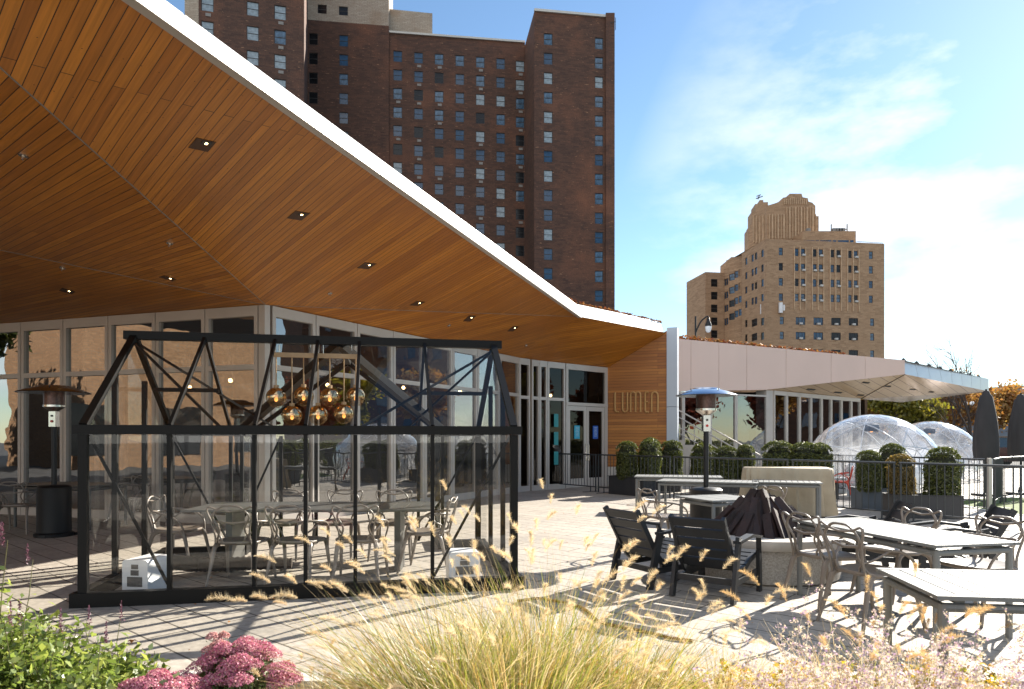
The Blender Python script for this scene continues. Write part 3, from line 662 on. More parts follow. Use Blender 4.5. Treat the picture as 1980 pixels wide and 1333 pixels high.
for i in range(2800):
    t = rr.random(); a_, c_ = Vector((5.75, 24.05, ZT)), Vector((X(1640, WY(1640)), WY(1640), ZT)); p = a_.lerp(c_, t) + Vector((-.1, rr.random() * 1.2, rr.random() ** 1.5 * .17 * (1 - t * .6)))
    s = .03 + rr.random() * .04; al = rr.random() * 6.3; ca, sa = math.cos(al) * s, math.sin(al) * s
    b.poly([p + Vector((ca, sa, 0)), p + Vector((-sa, ca, s)), p + Vector((-ca, -sa, s * .6)), p + Vector((sa, -ca, -s * .5))])
b.build('roof_stonecrop', m_rustl, wing, world=True)
# wing glazing
def wbay(a, c, z0, z1, gm, fw=.07, head=.16):
    a, c = Vector((a[0], a[1], 0)), Vector((c[0], c[1], 0)); d = (c - a).normalized(); n = Vector((d.y, -d.x, 0)); fr = MB()
    a2, c2 = a + d * .005, c - d * .005
    for p_ in (a2 + d * fw / 2, c2 - d * fw / 2): fr.bar(p_ + up * z0, p_ + up * z1, .1, fw, up=d)
    for z, h in ((z0 + .06, .12), (z1 - head / 2, head)): fr.bar(a2 + d * fw + up * z, c2 - d * fw + up * z, .098, h)
    f = fr.build('window', m_frame, wing, world=True)
    p = MB(); A, Cc = a2 + d * fw, c2 - d * fw; p.poly([A + up * (z0 + .12), Cc + up * (z0 + .12), Cc + up * (z1 - head), A + up * (z1 - head)])
    p.v = [(x - wing.location.x, y - wing.location.y, z) for x, y, z in p.v]; p.build('pane', gm, f)
WL = lambda px: (X(px, WY(px) + .12), WY(px) + .12)
for a_, c_ in ((1308, 1320), (1320, 1372), (1372, 1422), (1422, 1482)): wbay(WL(a_), WL(c_), 0, 3.22, m_glassR, .06, .06)
g0, g1 = Vector((SGm.x, SGm.y, 0)), Vector((SB.x, SB.y, 0))
def GP(px):
    k = (px - 990) / FP; t = (k * g0.y - g0.x) / ((g1.x - g0.x) - k * (g1.y - g0.y)); p = g0.lerp(g1, t); return (p.x, p.y)
gx = [1495, 1520, 1545, 1567, 1587.5, 1606, 1626, 1645, 1662]
for a_, c_ in zip(gx[:-1], gx[1:]): wbay(GP(a_), GP(c_), 0, 3.42, m_glassR)
b = MB(); b.prism([Vector((*WL(1482), 0)), Vector((*GP(1495), 0)), Vector((*GP(1495), 0)) + Vector((-.3, .3, 0)), Vector((*WL(1482), 0)) + Vector((-.3, .3, 0))], (0, 0, 3.42)); b.build('corner_post', m_frame, wing, world=True)
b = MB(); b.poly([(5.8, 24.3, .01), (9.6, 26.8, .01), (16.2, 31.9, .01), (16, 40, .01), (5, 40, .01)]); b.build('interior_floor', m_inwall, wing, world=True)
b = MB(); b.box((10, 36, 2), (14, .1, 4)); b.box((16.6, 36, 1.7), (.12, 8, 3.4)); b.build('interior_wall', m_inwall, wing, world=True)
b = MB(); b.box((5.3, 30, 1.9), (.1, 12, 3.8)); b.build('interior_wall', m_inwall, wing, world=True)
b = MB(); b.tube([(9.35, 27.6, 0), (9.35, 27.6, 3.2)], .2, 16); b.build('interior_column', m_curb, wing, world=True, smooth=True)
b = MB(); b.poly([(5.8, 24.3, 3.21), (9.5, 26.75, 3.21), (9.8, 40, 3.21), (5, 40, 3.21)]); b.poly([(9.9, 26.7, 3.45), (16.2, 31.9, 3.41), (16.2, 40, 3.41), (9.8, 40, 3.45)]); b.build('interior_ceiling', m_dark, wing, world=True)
# outside stair with its metal rails in front of the wing
stair = empty('stair', (5.6, 22.8, 0), 0, 'grey stone stair with metal handrails descending to the right beside the grey column', 'stair')
b = MB(); y0_ = 22.7; N_ = 9
for i in range(N_):
    x0 = 5.45 + i * .30; b.box((x0 + .15, y0_ + .75, (1.5 - i * .165) / 2), (.30, 1.5, 1.5 - i * .165))
b.box((5.45 - .35, y0_ + .75, .75), (.68, 1.49, 1.5)); b.build('steps', m_stair, stair, world=True)
for yy, nm in ((y0_ + .05, 0), (y0_ + 1.45, 1)):
    q = MB(); q.tube([(5.3, yy, 2.55), (5.5, yy, 2.52), (8.3, yy, .98), (8.5, yy, .95)], .024, 8); q.tube([(5.3, yy, 1.98), (5.5, yy, 1.95), (8.3, yy, .45)], .018, 8)
    q.build('handrail', m_frame, stair, world=True, smooth=True); q = MB()
    for xx in (5.5, 6.45, 7.4, 8.3): q.tube([(xx, yy, max(.02, 1.5 - (xx - 5.45) / .3 * .165 - .05)), (xx, yy, 2.52 - (xx - 5.5) * .55)], .016, 6)
    q.build('rail_post', m_frame, stair, world=True, smooth=True)

# ------------------------------------------------------------------ brick towers
def wall_holes(mb, p0, p1, z0, z1, holes, depth=0.18):
    """vertical wall p0->p1 with rectangular openings (u0,u1,za,zb) and their reveals"""
    p0, p1 = Vector((*p0[:2], 0)), Vector((*p1[:2], 0)); L = (p1 - p0).length; d = (p1 - p0) / L; n = Vector((d.y, -d.x, 0))
    us_ = sorted({0.0, L} | {round(h[0], 3) for h in holes} | {round(h[1], 3) for h in holes}); zs = sorted({z0, z1} | {round(h[2], 3) for h in holes} | {round(h[3], 3) for h in holes})
    pt = lambda u, z, k=0: p0 + d * u - n * k + Vector((0, 0, z))
    for zi in range(len(zs) - 1):
        ui = 0
        while ui < len(us_) - 1:
            uc, zc = (us_[ui] + us_[ui + 1]) / 2, (zs[zi] + zs[zi + 1]) / 2
            if any(h[0] - .002 < uc < h[1] + .002 and h[2] - .002 < zc < h[3] + .002 for h in holes): ui += 1; continue
            uj = ui + 1
            while uj < len(us_) - 1:
                u2 = (us_[uj] + us_[uj + 1]) / 2
                if any(h[0] - .002 < u2 < h[1] + .002 and h[2] - .002 < zc < h[3] + .002 for h in holes): break
                uj += 1
            mb.poly([pt(us_[ui], zs[zi]), pt(us_[uj], zs[zi]), pt(us_[uj], zs[zi + 1]), pt(us_[ui], zs[zi + 1])]); ui = uj
    for a, c, e, f in holes:
        for q in ((pt(a, e), pt(c, e), pt(c, e, depth), pt(a, e, depth)), (pt(a, f, depth), pt(c, f, depth), pt(c, f), pt(a, f)),
                  (pt(a, e, depth), pt(a, f, depth), pt(a, f), pt(a, e)), (pt(c, e), pt(c, f), pt(c, f, depth), pt(c, e, depth))): mb.poly(q)
_wc = {}
def windata(w, h, pane, acm, wide=False):
    k = (round(w, 2), round(h, 2), pane.name, acm.name if acm else None, wide)
    if k in _wc: return _wc[k]
    f = MB(); t = .07
    for x in (-w / 2 + t / 2, w / 2 - t / 2): f.box((x, 0, h / 2), (t, .07, h))
    iw = w - 2 * t
    f.box((0, 0, t / 2), (iw, .068, t)); f.box((0, 0, h - t / 2), (iw, .068, t))
    if wide:
        for x in (-w * .2, w * .2): f.box((x, 0, h / 2), (.06, .066, h - 2 * t))
        f.box((0, 0, h * .22), (iw, .06, .05))
    else: f.box((0, 0, h * .5), (iw, .06, .07))
    fd = f.data('window_frame', m_winfr)
    p = MB(); p.poly([(-w / 2 + t, .01, t), (w / 2 - t, .01, t), (w / 2 - t, .01, h - t), (-w / 2 + t, .01, h - t)]); pd_ = p.data('window_pane', pane)
    ad_ = None
    if acm:
        a = MB()
        if acm is m_acw: a.box((0 if wide else w * .05, -.22, .22), (.62, .45, .36)); a.box((0 if wide else w * .05, -.455, .22), (.34, .02, .22))
        else: a.box((.1, -.14, -.45), (.62, .10, .38))
        ad_ = a.data('air_conditioner', acm)
    _wc[k] = (fd, pd_, ad_); return _wc[k]
def putwin(parent, loc, rz, w, h, pane, acm=None, wide=False):
    fd, pd_, ad_ = windata(w, h, pane, acm, wide)
    o = bpy.data.objects.new('window', fd); sc.collection.objects.link(o); o.parent = parent; o.location = Vector(loc) - parent.location; o.rotation_euler = (0, 0, rz)
    p = bpy.data.objects.new('pane', pd_); sc.collection.objects.link(p); p.parent = o
    if ad_: a = bpy.data.objects.new('air_conditioner', ad_); sc.collection.objects.link(a); a.parent = o
def line_px(A, Bq, px):
    k = (px - 990) / FP; t = (k * A[1] - A[0]) / ((Bq[0] - A[0]) - k * (Bq[1] - A[1])); return (A[0] + (Bq[0] - A[0]) * t, A[1] + (Bq[1] - A[1]) * t)
class Face:
    def __init__(s, px0, Y0, px1, Y1): s.A = (X(px0, Y0), Y0); s.B = (X(px1, Y1), Y1); s.wins = []; s.L = math.dist(s.A, s.B); s.rz = math.atan2(s.B[1] - s.A[1], s.B[0] - s.A[0])
    def at(s, px): return line_px(s.A, s.B, px)
    def add(s, px, pytop, w, h, pane, ac=None, wide=False, part=True):
        p = s.at(px); z1 = EYE + (850 - pytop) / FP * p[1]; u = math.dist(s.A, p)
        s.wins.append((u, z1 - h, w, h, pane, ac, wide, part, p))
    def make(s, mb, parent, z0, z1, extra):
        wall_holes(mb, s.A, s.B, z0, z1, [(u - w / 2, u + w / 2, z, z + h) for u, z, w, h, *_ in s.wins])
        n = (math.sin(s.rz), -math.cos(s.rz))
        for u, z, w, h, pane, ac, wide, part, p in s.wins:
            loc = (p[0] - n[0] * .12, p[1] - n[1] * .12, z)
            if part: putwin(parent, loc, s.rz, w, h, pane, ac, wide)
            else:
                fd, pd_, ad_ = windata(w, h, pane, None, wide); mt = Matrix.Translation(loc) @ Matrix.Rotation(s.rz, 4, 'Z')
                for me_, ci in ((fd, 0), (pd_, 1)):
                    n0 = len(extra.v); extra.cur = ci; extra.v += [tuple(mt @ v.co) for v in me_.vertices]
                    for pf in me_.polygons: extra.f.append(tuple(n0 + i for i in pf.vertices)); extra.mi.append(ci)
def block(parent, f, depth, z1, mat, z0=0.0, extra=None, name='wall', skip=False):
    b = MB(); f.make(b, parent, z0, z1, extra); A, Bq = Vector((*f.A, 0)), Vector((*f.B, 0)); d = (Bq - A).normalized(); n = Vector((d.y, -d.x, 0))
    A2, B2 = A - n * depth, Bq - n * depth
    for p, q in ((Bq, B2), (B2, A2), (A2, A))[:2 if skip else 3]: b.poly([p + up * z0, q + up * z0, q + up * z1, p + up * z1])
    b.poly([A + up * z1, Bq + up * z1, B2 + up * z1, A2 + up * z1])
    # dark core behind the panes
    b.poly([A - n * .3 + up * z0, Bq - n * .3 + up * z0, Bq - n * .3 + up * z1, A - n * .3 + up * z1])
    return b.build(name, mat, parent, world=True)
def strip(parent, f, h, z1, mat, name='roof_coping'):
    b = MB(); A, Bq = Vector((*f.A, z1)), Vector((*f.B, z1)); b.bar(A + up * h / 2, Bq + up * h / 2, .5, h); b.build(name, mat, parent, world=True)

tw = empty('brick_tower', (X(870, 106), 106, 0), 0, 'dark brown brick apartment tower rising behind the white roof edge', 'building')
wr = random.Random(21); ex1 = MB()
def rp1():
    r = wr.random(); return m_pblue if r < .58 else m_phalf if r < .82 else m_plight if r < .92 else m_pdark
# right block, 17 storeys, two window columns
fR = Face(1033, 100, 1172, 101.5)
patR = [m_phalf, m_pblue, m_plight, m_phalf, m_plight, m_plight, m_pblue, m_plight, m_pblue, m_pblue, m_plight, m_pblue, m_pblue, m_pblue]
for i in range(14):
    fR.add(1060, 64.8 + 37.9 * i - .1 * i, 1.32, 1.7, patR[i]); fR.add(1158.3, 73.3 + 37.55 * i, 1.25, 1.7, [m_phalf, m_phalf, m_plight, m_phalf][i % 4] if i < 6 else rp1())
block(tw, fR, 9, 64.2, m_brick1, extra=ex1)
strip(tw, fR, .35, 64.2, m_curb)
fRs = Face(1015, 108.6, 1033, 100)
for i in range(15):
    fRs.add(1021.0, 78 + 36.6 * i, .9, 1.6, m_pdark, part=False); fRs.add(1027.5, 70 + 37.3 * i, .9, 1.6, m_pdark, part=False)
b = MB(); fRs.make(b, tw, 0, 64.2, ex1); b.build('wall', m_brick1, tw, world=True)
b = MB(); pa, pb = Vector((*fR.B, 0)), None; b.box((fR.B[0] + .55, fR.B[1] + 3.0, 32.2), (1.3, 7.0, 64.9)); b.build('wall_pier', m_brick1, tw, world=True)
# middle block
fM = Face(752, 106, 1015, 108.7)
cols = [(769, 98.5, 336), (809.3, 101.5, 366), (849, 104.2, 400), (889, 107, 430), (928.6, 110, 455), (968, 113, 480), (1005.6, 118, 520)]
for ci, (px, y0, yl) in enumerate(cols):
    for i in range(14):
        y = y0 + (36.2 - .05 * i) * i
        if y > yl: break
        pn = rp1() if ci < 6 else (m_plight if i < 2 else m_pdark if wr.random() < .6 else m_phalf)
        fM.add(px, y, 1.38, 1.72, pn, m_ac if (ci in (1, 2, 4, 6) and wr.random() < .8) or wr.random() < .1 else None, part=not (ci == 6 and i > 8))
block(tw, fM, 12, 64.6, m_brick1, extra=ex1); strip(tw, fM, .3, 64.6, m_curb)
# middle-left block with painted beige top
fM1 = Face(588, 104, 752, 105.6)
for i in range(6): 
    fM1.add(664.5, 68 + 37.3 * i, 1.35, 1.75, m_pblue if i != 2 else m_phalf)
    if i < 4: fM1.add(606, 64.5 + 38 * i, 1.30, 1.75, m_pdark if i != 2 else m_plight, part=False)
block(tw, fM1, 14, 65.5, m_brick1, extra=ex1)
fM1b = Face(588, 104, 752, 105.6)
for px in (623, 664): fM1b.add(px, 9.5 if px < 640 else 13, 1.35, 1.35, m_pdark)
for px in (615, 700): pass
block(tw, fM1b, 13, 78, m_brickbeige, z0=65.5, extra=ex1, name='painted_wall')
fPh = Face(753, 107.5, 836, 108.6); block(tw, fPh, 8, 69.3, m_brickbeige, z0=64.6, extra=ex1, name='painted_wall')
b = MB(); c_ = P(790, 28, 111); b.lathe((c_.x, 112.5, 69.3), [(1.9, 0), (1.9, .6), (1.5, 1.3), (.8, 1.6), (.01, 1.7)], 18); b.build('roof_tank', m_tank, tw, world=True, smooth=True)
b = MB(); b.lathe((X(827, 112), 112, 69.3), [(.75, 0), (.75, .5), (.01, .9)], 12); b.build('roof_tank', m_tank, tw, world=True, smooth=True)
# left block, nearer
fL = Face(384, 84, 588, 87.2)
for px, y0, n_ in ((401, -6, 2), (488.6, 3.5, 3), (541.7, 11, 5)):
    for i in range(n_): fL.add(px, y0 + 47.4 * i, 1.42, 1.78, m_plight if wr.random() < .65 else m_phalf, m_ac if px != 488.6 and i < 3 else None)
block(tw, fL, 14, 76, m_brick1, extra=ex1)
fLb = Face(357, 84.6, 384, 84.3); block(tw, fLb, 8, 76, m_brickbeige, extra=ex1, name='painted_wall')
ob = ex1.build('window', [m_winfr, m_pdark], tw, world=True); tag(ob, kind='stuff')
b = MB(); q0 = P(1188, 45, 101); b.bar(q0 + Vector((-.6, 0, 0)), q0 + Vector((.2, 0, .2)), .08, .08); b.bar(q0 + Vector((.15, 0, -1)), q0 + Vector((.15, 0, .8)), .08, .08); b.build('roof_antenna', m_winfr, tw, world=True)

t2 = empty('tan_brick_tower', (X(1597, 136), 136, 0), 0, 'tan brick residential block with a stepped ornamental crown beyond the pavilion wing', 'building')
ex2 = MB(); cp = lambda x, y: (1300 + x * .25507, 360 + y * .25507)
F1 = Face(1481, 135, 1710, 138.4)
upx = [(823, .95), (942, 1.0), (991, 1.0), (1078, 1.0), (1126, 1.0), (1212, 1.0), (1259, 1.0), (1345, 1.0), (1391, 1.0), (1505, .95)]
for r in range(4):
    for i, (x, w) in enumerate(upx):
        px, py = cp(x, 468 + 115.3 * r + (x - 823) * (.042 - .006 * r)); F1.add(px, py, .85, 1.5, m_pdark if wr.random() < .35 else m_pblue if wr.random() < .6 else m_phalf, m_acw if i in (2, 4, 6, 8) and wr.random() < .93 or (i == 3 and r == 1) else None)
for r, y in enumerate((992, 1104, 1234)):
    for i, (x, w) in enumerate([(830, .85), (972, 2.05), (1107, 2.05), (1241, 2.05), (1373, 2.05), (1515, .85)]):
        px, py = cp(x, y + (x - 830) * .018); F1.add(px, py, w, 1.5, m_pdark if i in (3, 4) else m_pblue if wr.random() < .5 else m_phalf, m_acw if 0 < i < 5 else None, wide=w > 1)
for r in range(2):
    for x, w in [(830, .85), (972, 2.05), (1107, 2.05), (1241, 2.05), (1373, 2.05), (1515, .85)]:
        px, py = cp(x, 1234 + 113 * (r + 1) + 300 * (r > 0)); F1.add(px, py, w, 1.5, m_pblue, None, wide=w > 1, part=False)
block(t2, F1, 16, 41.2, m_brick2, extra=ex2, skip=True)
# shallow terracotta piers between the paired windows
b = MB()
for x0, x1 in ((924, 1010), (1060, 1146), (1194, 1280), (1327, 1413)):
    for x in (x0, (x0 + x1) / 2, x1):
        p = F1.at(cp(x, 0)[0]); b.bar((p[0], p[1] - .08, EYE + (850 - 600) / FP * 136), (p[0], p[1] - .08, EYE + (850 - 478) / FP * 136), .18, .16, up=(0, 1, 0))
b.build('terracotta_pier', m_terra, t2, world=True)
F2 = Face(1434, 145.5, 1481, 135)
for i, x in enumerate((560, 608, 634, 683)):
    for r in range(4):
        px, py = cp(x, (545, 520, 505, 483)[i] + (112 - (i < 2) * 3) * r); F2.add(px, py, .95, 1.45, m_pdark if wr.random() < .6 else m_pblue, None, part=(i + r) % 2 == 0)
for x, w in ((560, 1.0), (622, 2.4), (683, 1.2)):
    for y in (1000, 1110): px, py = cp(x, y + (683 - x) * .32 * (.4)); F2.add(px, py, w, 1.5, m_pdark, None, part=True)
b = MB(); F2.make(b, t2, 0, 41.2, ex2); b.build('wall', m_brick2, t2, world=True)
F3 = Face(1399, 150.4, 1434, 146.4)
for x, y0, w in ((403, 705, .6), (415, 700, .6), (452, 665, 1.5), (485, 645, 1.0), (516, 632, .9)):
    for r in range(4):
        px, py = cp(x, y0 + 100 * r); F3.add(px, py, w, 1.45, m_pdark if wr.random() < .6 else m_phalf, None, part=w > 1.4)
for x, y in ((345, 1118), (405, 1100), (465, 1080)):
    pass
b = MB(); F3.make(b, t2, 0, 39.6, ex2); b.build('wall', m_brick2, t2, world=True)
F3b = Face(1404, 150.5, 1436, 146.2); b = MB(); F3b.make(b, t2, 33, 41.0, ex2); A_, B_ = Vector((*F3b.A, 0)), Vector((*F3b.B, 0)); b.box(((A_ + B_) / 2) + Vector((3, 6, 40.0)), (6, 8, 3.4)); b.build('wall', m_brick2, t2, world=True)
F4 = Face(1364, 149.5, 1400, 150.2)
for r in range(5): px, py = cp(318, 705 + 97 * r); F4.add(px, py, 1.5, 1.7, m_pdark)
block(t2, F4, 10, 38.2, m_brick2, extra=ex2)
F5 = Face(1331, 160, 1364, 149.5)
for i, x in enumerate((143, 175, 195, 226)):
    for r in range(4): px, py = cp(x, (762, 745, 735, 718)[i] + 96 * r); F5.add(px, py, 1.0, 1.5, m_pdark if i % 2 else m_pblue, None, part=False)
b = MB(); F5.make(b, t2, 0, 38.2, ex2); b.build('wall', m_brick2, t2, world=True)
# lower oblique infill with its lit windows
F6 = Face(1399, 152.6, 1434, 146.6)
# stepped crown: outline extruded, with ribs
Yc = 146.0
def crown(outl, Yd, th, name='crown_wall'):
    b = MB(); pts = []
    for x, y in outl: px, py = cp(x, y); pts.append(P(px, py, Yd))
    b.prism(pts, (0, th, 0)); return b.build(name, m_brick2, t2, world=True)
crown([(715, 470), (715, 150), (775, 132), (830, 112), (840, 88), (885, 80), (890, 58), (980, 58), (988, 85), (1028, 92), (1032, 118), (1060, 125), (1085, 150), (1085, 228), (1110, 228), (1110, 470)], Yc, 11)
b = MB()   # oblique left face of the crown
def obl(x, y, k): px, py = cp(x, y); return P(px, py, Yc + k)
L_ = [(575, 7), (600, 5.6), (630, 4.2), (685, 1.6), (725, 0.0)]
tops_ = [(575, 590, 318), (590, 602, 290), (602, 628, 190), (628, 662, 132), (662, 690, 102), (690, 726, 118)]
for x0, x1, yt in tops_:
    k0, k1 = (726 - x0) / 151 * 7, (726 - x1) / 151 * 7
    b.prism([obl(x0, 480, k0), obl(x1, 480, k1), obl(x1, yt + 4, k1), obl(x0, yt + 4, k0)], (0.5, 4.0, 0))
b.build('crown_wall', m_brick2, t2, world=True)
b = MB()
for i, x in enumerate(range(735, 1105, 22)):
    yt = 160 if 850 < x < 1080 else 215; px, py = cp(x, yt); p = P(px, py, Yc - .12); px, py = cp(x, 400); q_ = P(px, py, Yc - .12); b.bar(q_, p, .28 if i % 2 else .12, .3, up=(0, 1, 0))
for x in range(850, 1030, 15): px, py = cp(x, 90 if x > 885 and x < 985 else 100); p = P(px, py, Yc - .1); px, py = cp(x, 140); q_ = P(px, py, Yc - .1); b.bar(q_, p, .16, .22, up=(0, 1, 0))
for x in (618, 640, 664, 690):
    k = (726 - x) / 151 * 7; b.bar(obl(x, 430, k - .25), obl(x, 225, k - .25), .3, .3, up=(0, 1, 0))
b.build('crown_rib', m_terra, t2, world=True)
b = MB(); p0 = P(1552, 465, 141); p1 = P(1655, 447, 141); b.box(((p0.x + p1.x) / 2, 144, (41.0 + p1.z) / 2), (p1.x - p0.x, 6, p1.z - 41.0)); b.build('penthouse', m_brick2, t2, world=True)
b = MB()
for x0, x1 in ((992, 1078), (1088, 1110), (1122, 1205), (1218, 1243), (1255, 1338), (1350, 1374)):
    a_, c_ = P(cp(x0, 0)[0], 465, 140.9), P(cp(x1, 0)[0], 465, 140.9); b.box(((a_.x + c_.x) / 2, 140.95, 42.0), (c_.x - a_.x, .12, 1.25))
b.build('penthouse_window', m_pblue, t2, world=True)
b = MB()
for (x0, y0, x1, y1) in ((1205, 350, 1205, 290), (1325, 355, 1325, 288), (1205, 335, 1325, 328), (650, 100, 660, 70), (635, 95, 685, 78), (640, 78, 670, 66)):
    pa, pb = cp(x0, y0), cp(x1, y1); b.bar(P(*pa, 142), P(*pb, 142), .18, .18)
for x in (1225, 1250, 1270, 1290, 1030): px, py = cp(x, 345); c_ = P(px, py, 142); b.box(c_, (.8, .8, 1.2))
pa, pb = cp(1395, 420), cp(1595, 432); b.bar(P(*pa, 137), P(*pb, 138.2), .08, .08)
b.build('roof_antenna', m_ac, t2, world=True)
b = MB()
for x0, x1, y0, y1 in ((668, 688, 895, 972), (692, 703, 905, 945)):
    c0 = P(*cp((x0 + x1) / 2, (y0 + y1) / 2), 137.2); b.box(c0 + Vector((0, 0, 0)), ((x1 - x0) * .255 / FP * 137, .5, (y1 - y0) * .255 / FP * 137))
for x0, x1, y0, y1 in ((808, 834, 884, 962), (838, 850, 902, 945)):
    c0 = P(*cp((x0 + x1) / 2, (y0 + y1) / 2), 134.9); b.box(c0, ((x1 - x0) * .255 / FP * 135, .5, (y1 - y0) * .255 / FP * 135))
b.build('wall_antenna', m_whitebox, t2, world=True)
ob = ex2.build('window', [m_winfr, m_pblue], t2, world=True); tag(ob, kind='stuff')

# far low buildings on the right
fb = empty('far_building', (X(1985, 150), 150, 0), 0, 'pale blue grey block far away above the right-hand umbrella', 'building')
b = MB(); b.box((X(1990, 150), 155, 6.7), (8.2, 10, 13.4)); b.build('wall', m_farw, fb, world=True)
b = MB(); b.box((X(1990, 150), 149.9, 9), (7.6, .2, .5)); b.box((X(1990, 150), 149.9, 6.5), (7.6, .2, .5)); b.build('window_band', m_pblue, fb, world=True)
fb2 = empty('far_hall', (X(1870, 130), 130, 0), 0, 'long low grey hall roof on the horizon behind the autumn trees', 'building')
b = MB(); b.box((X(1880, 130), 140, 4.2), (34, 20, 8.4)); b.build('wall', m_fard, fb2, world=True)
b = MB(); b.box((X(1880, 130), 140, 8.6), (35, 21, .4)); b.build('roof', m_farw, fb2, world=True)

# buildings across the street that the glass walls mirror
mb_ = empty('brick_building', (-31, -3, 0), 0, 'tan brick street building mirrored in the left glass wall', 'building')
b = MB(); b.box((-36, -5.2, 7.5), (10, 18.4, 15)); b.build('wall', m_brick3, mb_, world=True)
b = MB()
for i in range(4): b.box((-30.97, -10 + i * 4.6, 2.0), (.10, 2.6, 2.6))
for i in range(2): b.box((-30.97, -4.5 + i * 6.5, 9.5), (.10, 1.6, 2.4))
b.build('window', m_pdark, mb_, world=True)
mb3 = empty('office_block', (-38, 20, 0), 0, 'dark grey office block mirrored at the far left of the glass wall', 'building')
b = MB(); b.box((-42, 20, 9), (10, 24, 18)); b.build('wall', m_fard, mb3, world=True)
b = MB()
for k in range(5):
    for j in range(6): b.box((-36.95, 11 + j * 3.6, 3 + k * 3.3), (.12, 1.9, 1.7))
b.build('window', m_pblue, mb3, world=True)
mb2 = empty('office_tower', (78, 40, 0), 0, 'dark office tower mirrored in the right glass wall', 'building')
b = MB(); b.box((84, 42, 26), (14, 22, 52)); b.build('wall', m_brick1, mb2, world=True)
b = MB()
for k in range(14):
    for j in range(5): b.box((76.95, 34 + j * 4, 4 + k * 3.4), (.15, 1.6, 1.9))
b.build('window', m_pblue, mb2, world=True)

# ------------------------------------------------------------------ greenhouse
GL = 4.06; GW = 2.62; gu = Vector((0.982, 0.188, 0)); gv = Vector((-0.188, 0.982, 0))
G0 = Vector((-3.93, 6.19, 0))
gh = empty('greenhouse', G0, math.atan2(gu.y, gu.x), 'black framed glass greenhouse with a pitched roof, standing on the paving before the restaurant', 'greenhouse')
def gb(name, mat=m_black, smooth=False, mb=None): return mb.build(name, mat, gh, smooth=smooth)
SZ, EZ, RZ = 0.13, 1.645, 2.66; HW = GW / 2
def gpx(px): # x along the front line for an image column
    k = (px - 990) / FP; t = (G0.x - k * G0.y) / (k * gu.y - gu.x); return t
fx = [0.04] + [gpx(p) for p in (328, 492, 591, 687, 836)] + [GL - .04]
b = MB(); XC = (fx[3] + fx[4]) / 2
for a, c in (((-.06, 0, SZ / 2), (GL + .06, 0, SZ / 2)), ((-.06, GW, SZ / 2), (XC - HW, GW, SZ / 2)), ((XC + HW, GW, SZ / 2), (GL + .06, GW, SZ / 2))): b.bar(a, c, .10, SZ)
for x in (0, GL): b.bar((x, .05, SZ / 2), (x, GW - .05, SZ / 2), .10, SZ)
gb('sill', mb=b)
for (a, c) in (((-.04, 0), (GL + .04, 0)), ((-.04, GW), (XC - HW, GW)), ((XC + HW, GW), (GL + .04, GW))):
    b = MB(); b.bar((a[0], a[1], EZ - .035), (c[0], c[1], EZ - .035), .09, .085); gb('eave_beam', mb=b)
for x in fx:
    b = MB(); w = .075 if x in (fx[0], fx[-1]) else .035; b.box((x, 0, (SZ + EZ - .08) / 2), (w, .06, EZ - .08 - SZ)); gb('post', mb=b)
bx = [0.04, fx[1], fx[2] - .12, XC - HW, XC + HW, fx[5], GL - .04]
for x in bx:
    b = MB(); b.box((x, GW, (SZ + EZ - .08) / 2), (.075 if x in (bx[0], bx[-1]) else .04, .06, EZ - .08 - SZ)); gb('post', mb=b)
b = MB(); b.bar((-.06, HW, RZ), (GL + .06, HW, RZ), .10, .09); gb('ridge_beam', mb=b)
for x in fx:
    w = .07 if x in (fx[0], fx[-1]) else .032
    b = MB(); b.bar((x, 0.0, EZ), (x, HW - .03, RZ - .02), w, .05); gb('rafter', mb=b)
for x in (fx[0], fx[1], fx[5], fx[6]):
    b = MB(); b.bar((x, GW, EZ), (x, HW + .03, RZ - .02), .06 if x in (fx[0], fx[6]) else .032, .05); gb('rafter', mb=b)
# end gables: uprights, door posts and the tie
for x in (0.0, GL):
    b = MB()
    for y in (GW * .33, GW * .67): b.box((x, y, (SZ + EZ + .55) / 2), (.05, .05, EZ + .55 - SZ))
    b.bar((x, .05, EZ - .03), (x, GW - .05, EZ - .03), .05, .05); gb('gable_frame', mb=b)
# rear cross gable and its valley beams
PB = GW + 0.85
b = MB(); b.bar((XC, HW + .05, RZ - .01), (XC, PB, RZ - .01), .08, .08); gb('ridge_beam', mb=b)
for s in (-1, 1):
    b = MB(); b.bar((XC, HW + .04, RZ - .03), (XC + s * HW, GW, EZ), .10, .09); gb('valley_beam', mb=b)
    b = MB(); b.bar((XC + s * HW, GW + .04, EZ - .035), (XC + s * HW, PB, EZ - .035), .08, .08); gb('eave_beam', mb=b)
    b = MB(); b.bar((XC, PB, RZ - .02), (XC + s * HW, PB, EZ), .07, .06); gb('rafter', mb=b)
    b = MB(); b.box((XC + s * HW, PB, (EZ + .02) / 2), (.075, .075, EZ - .02)); gb('post', mb=b)
    b = MB(); b.box((XC + s * .45, PB, 1.0), (.05, .05, 1.98)); gb('door_post', mb=b)
    b = MB(); b.bar((XC + s * HW, GW + .04, SZ / 2), (XC + s * HW, PB - .04, SZ / 2), .1, SZ); gb('sill', mb=b)
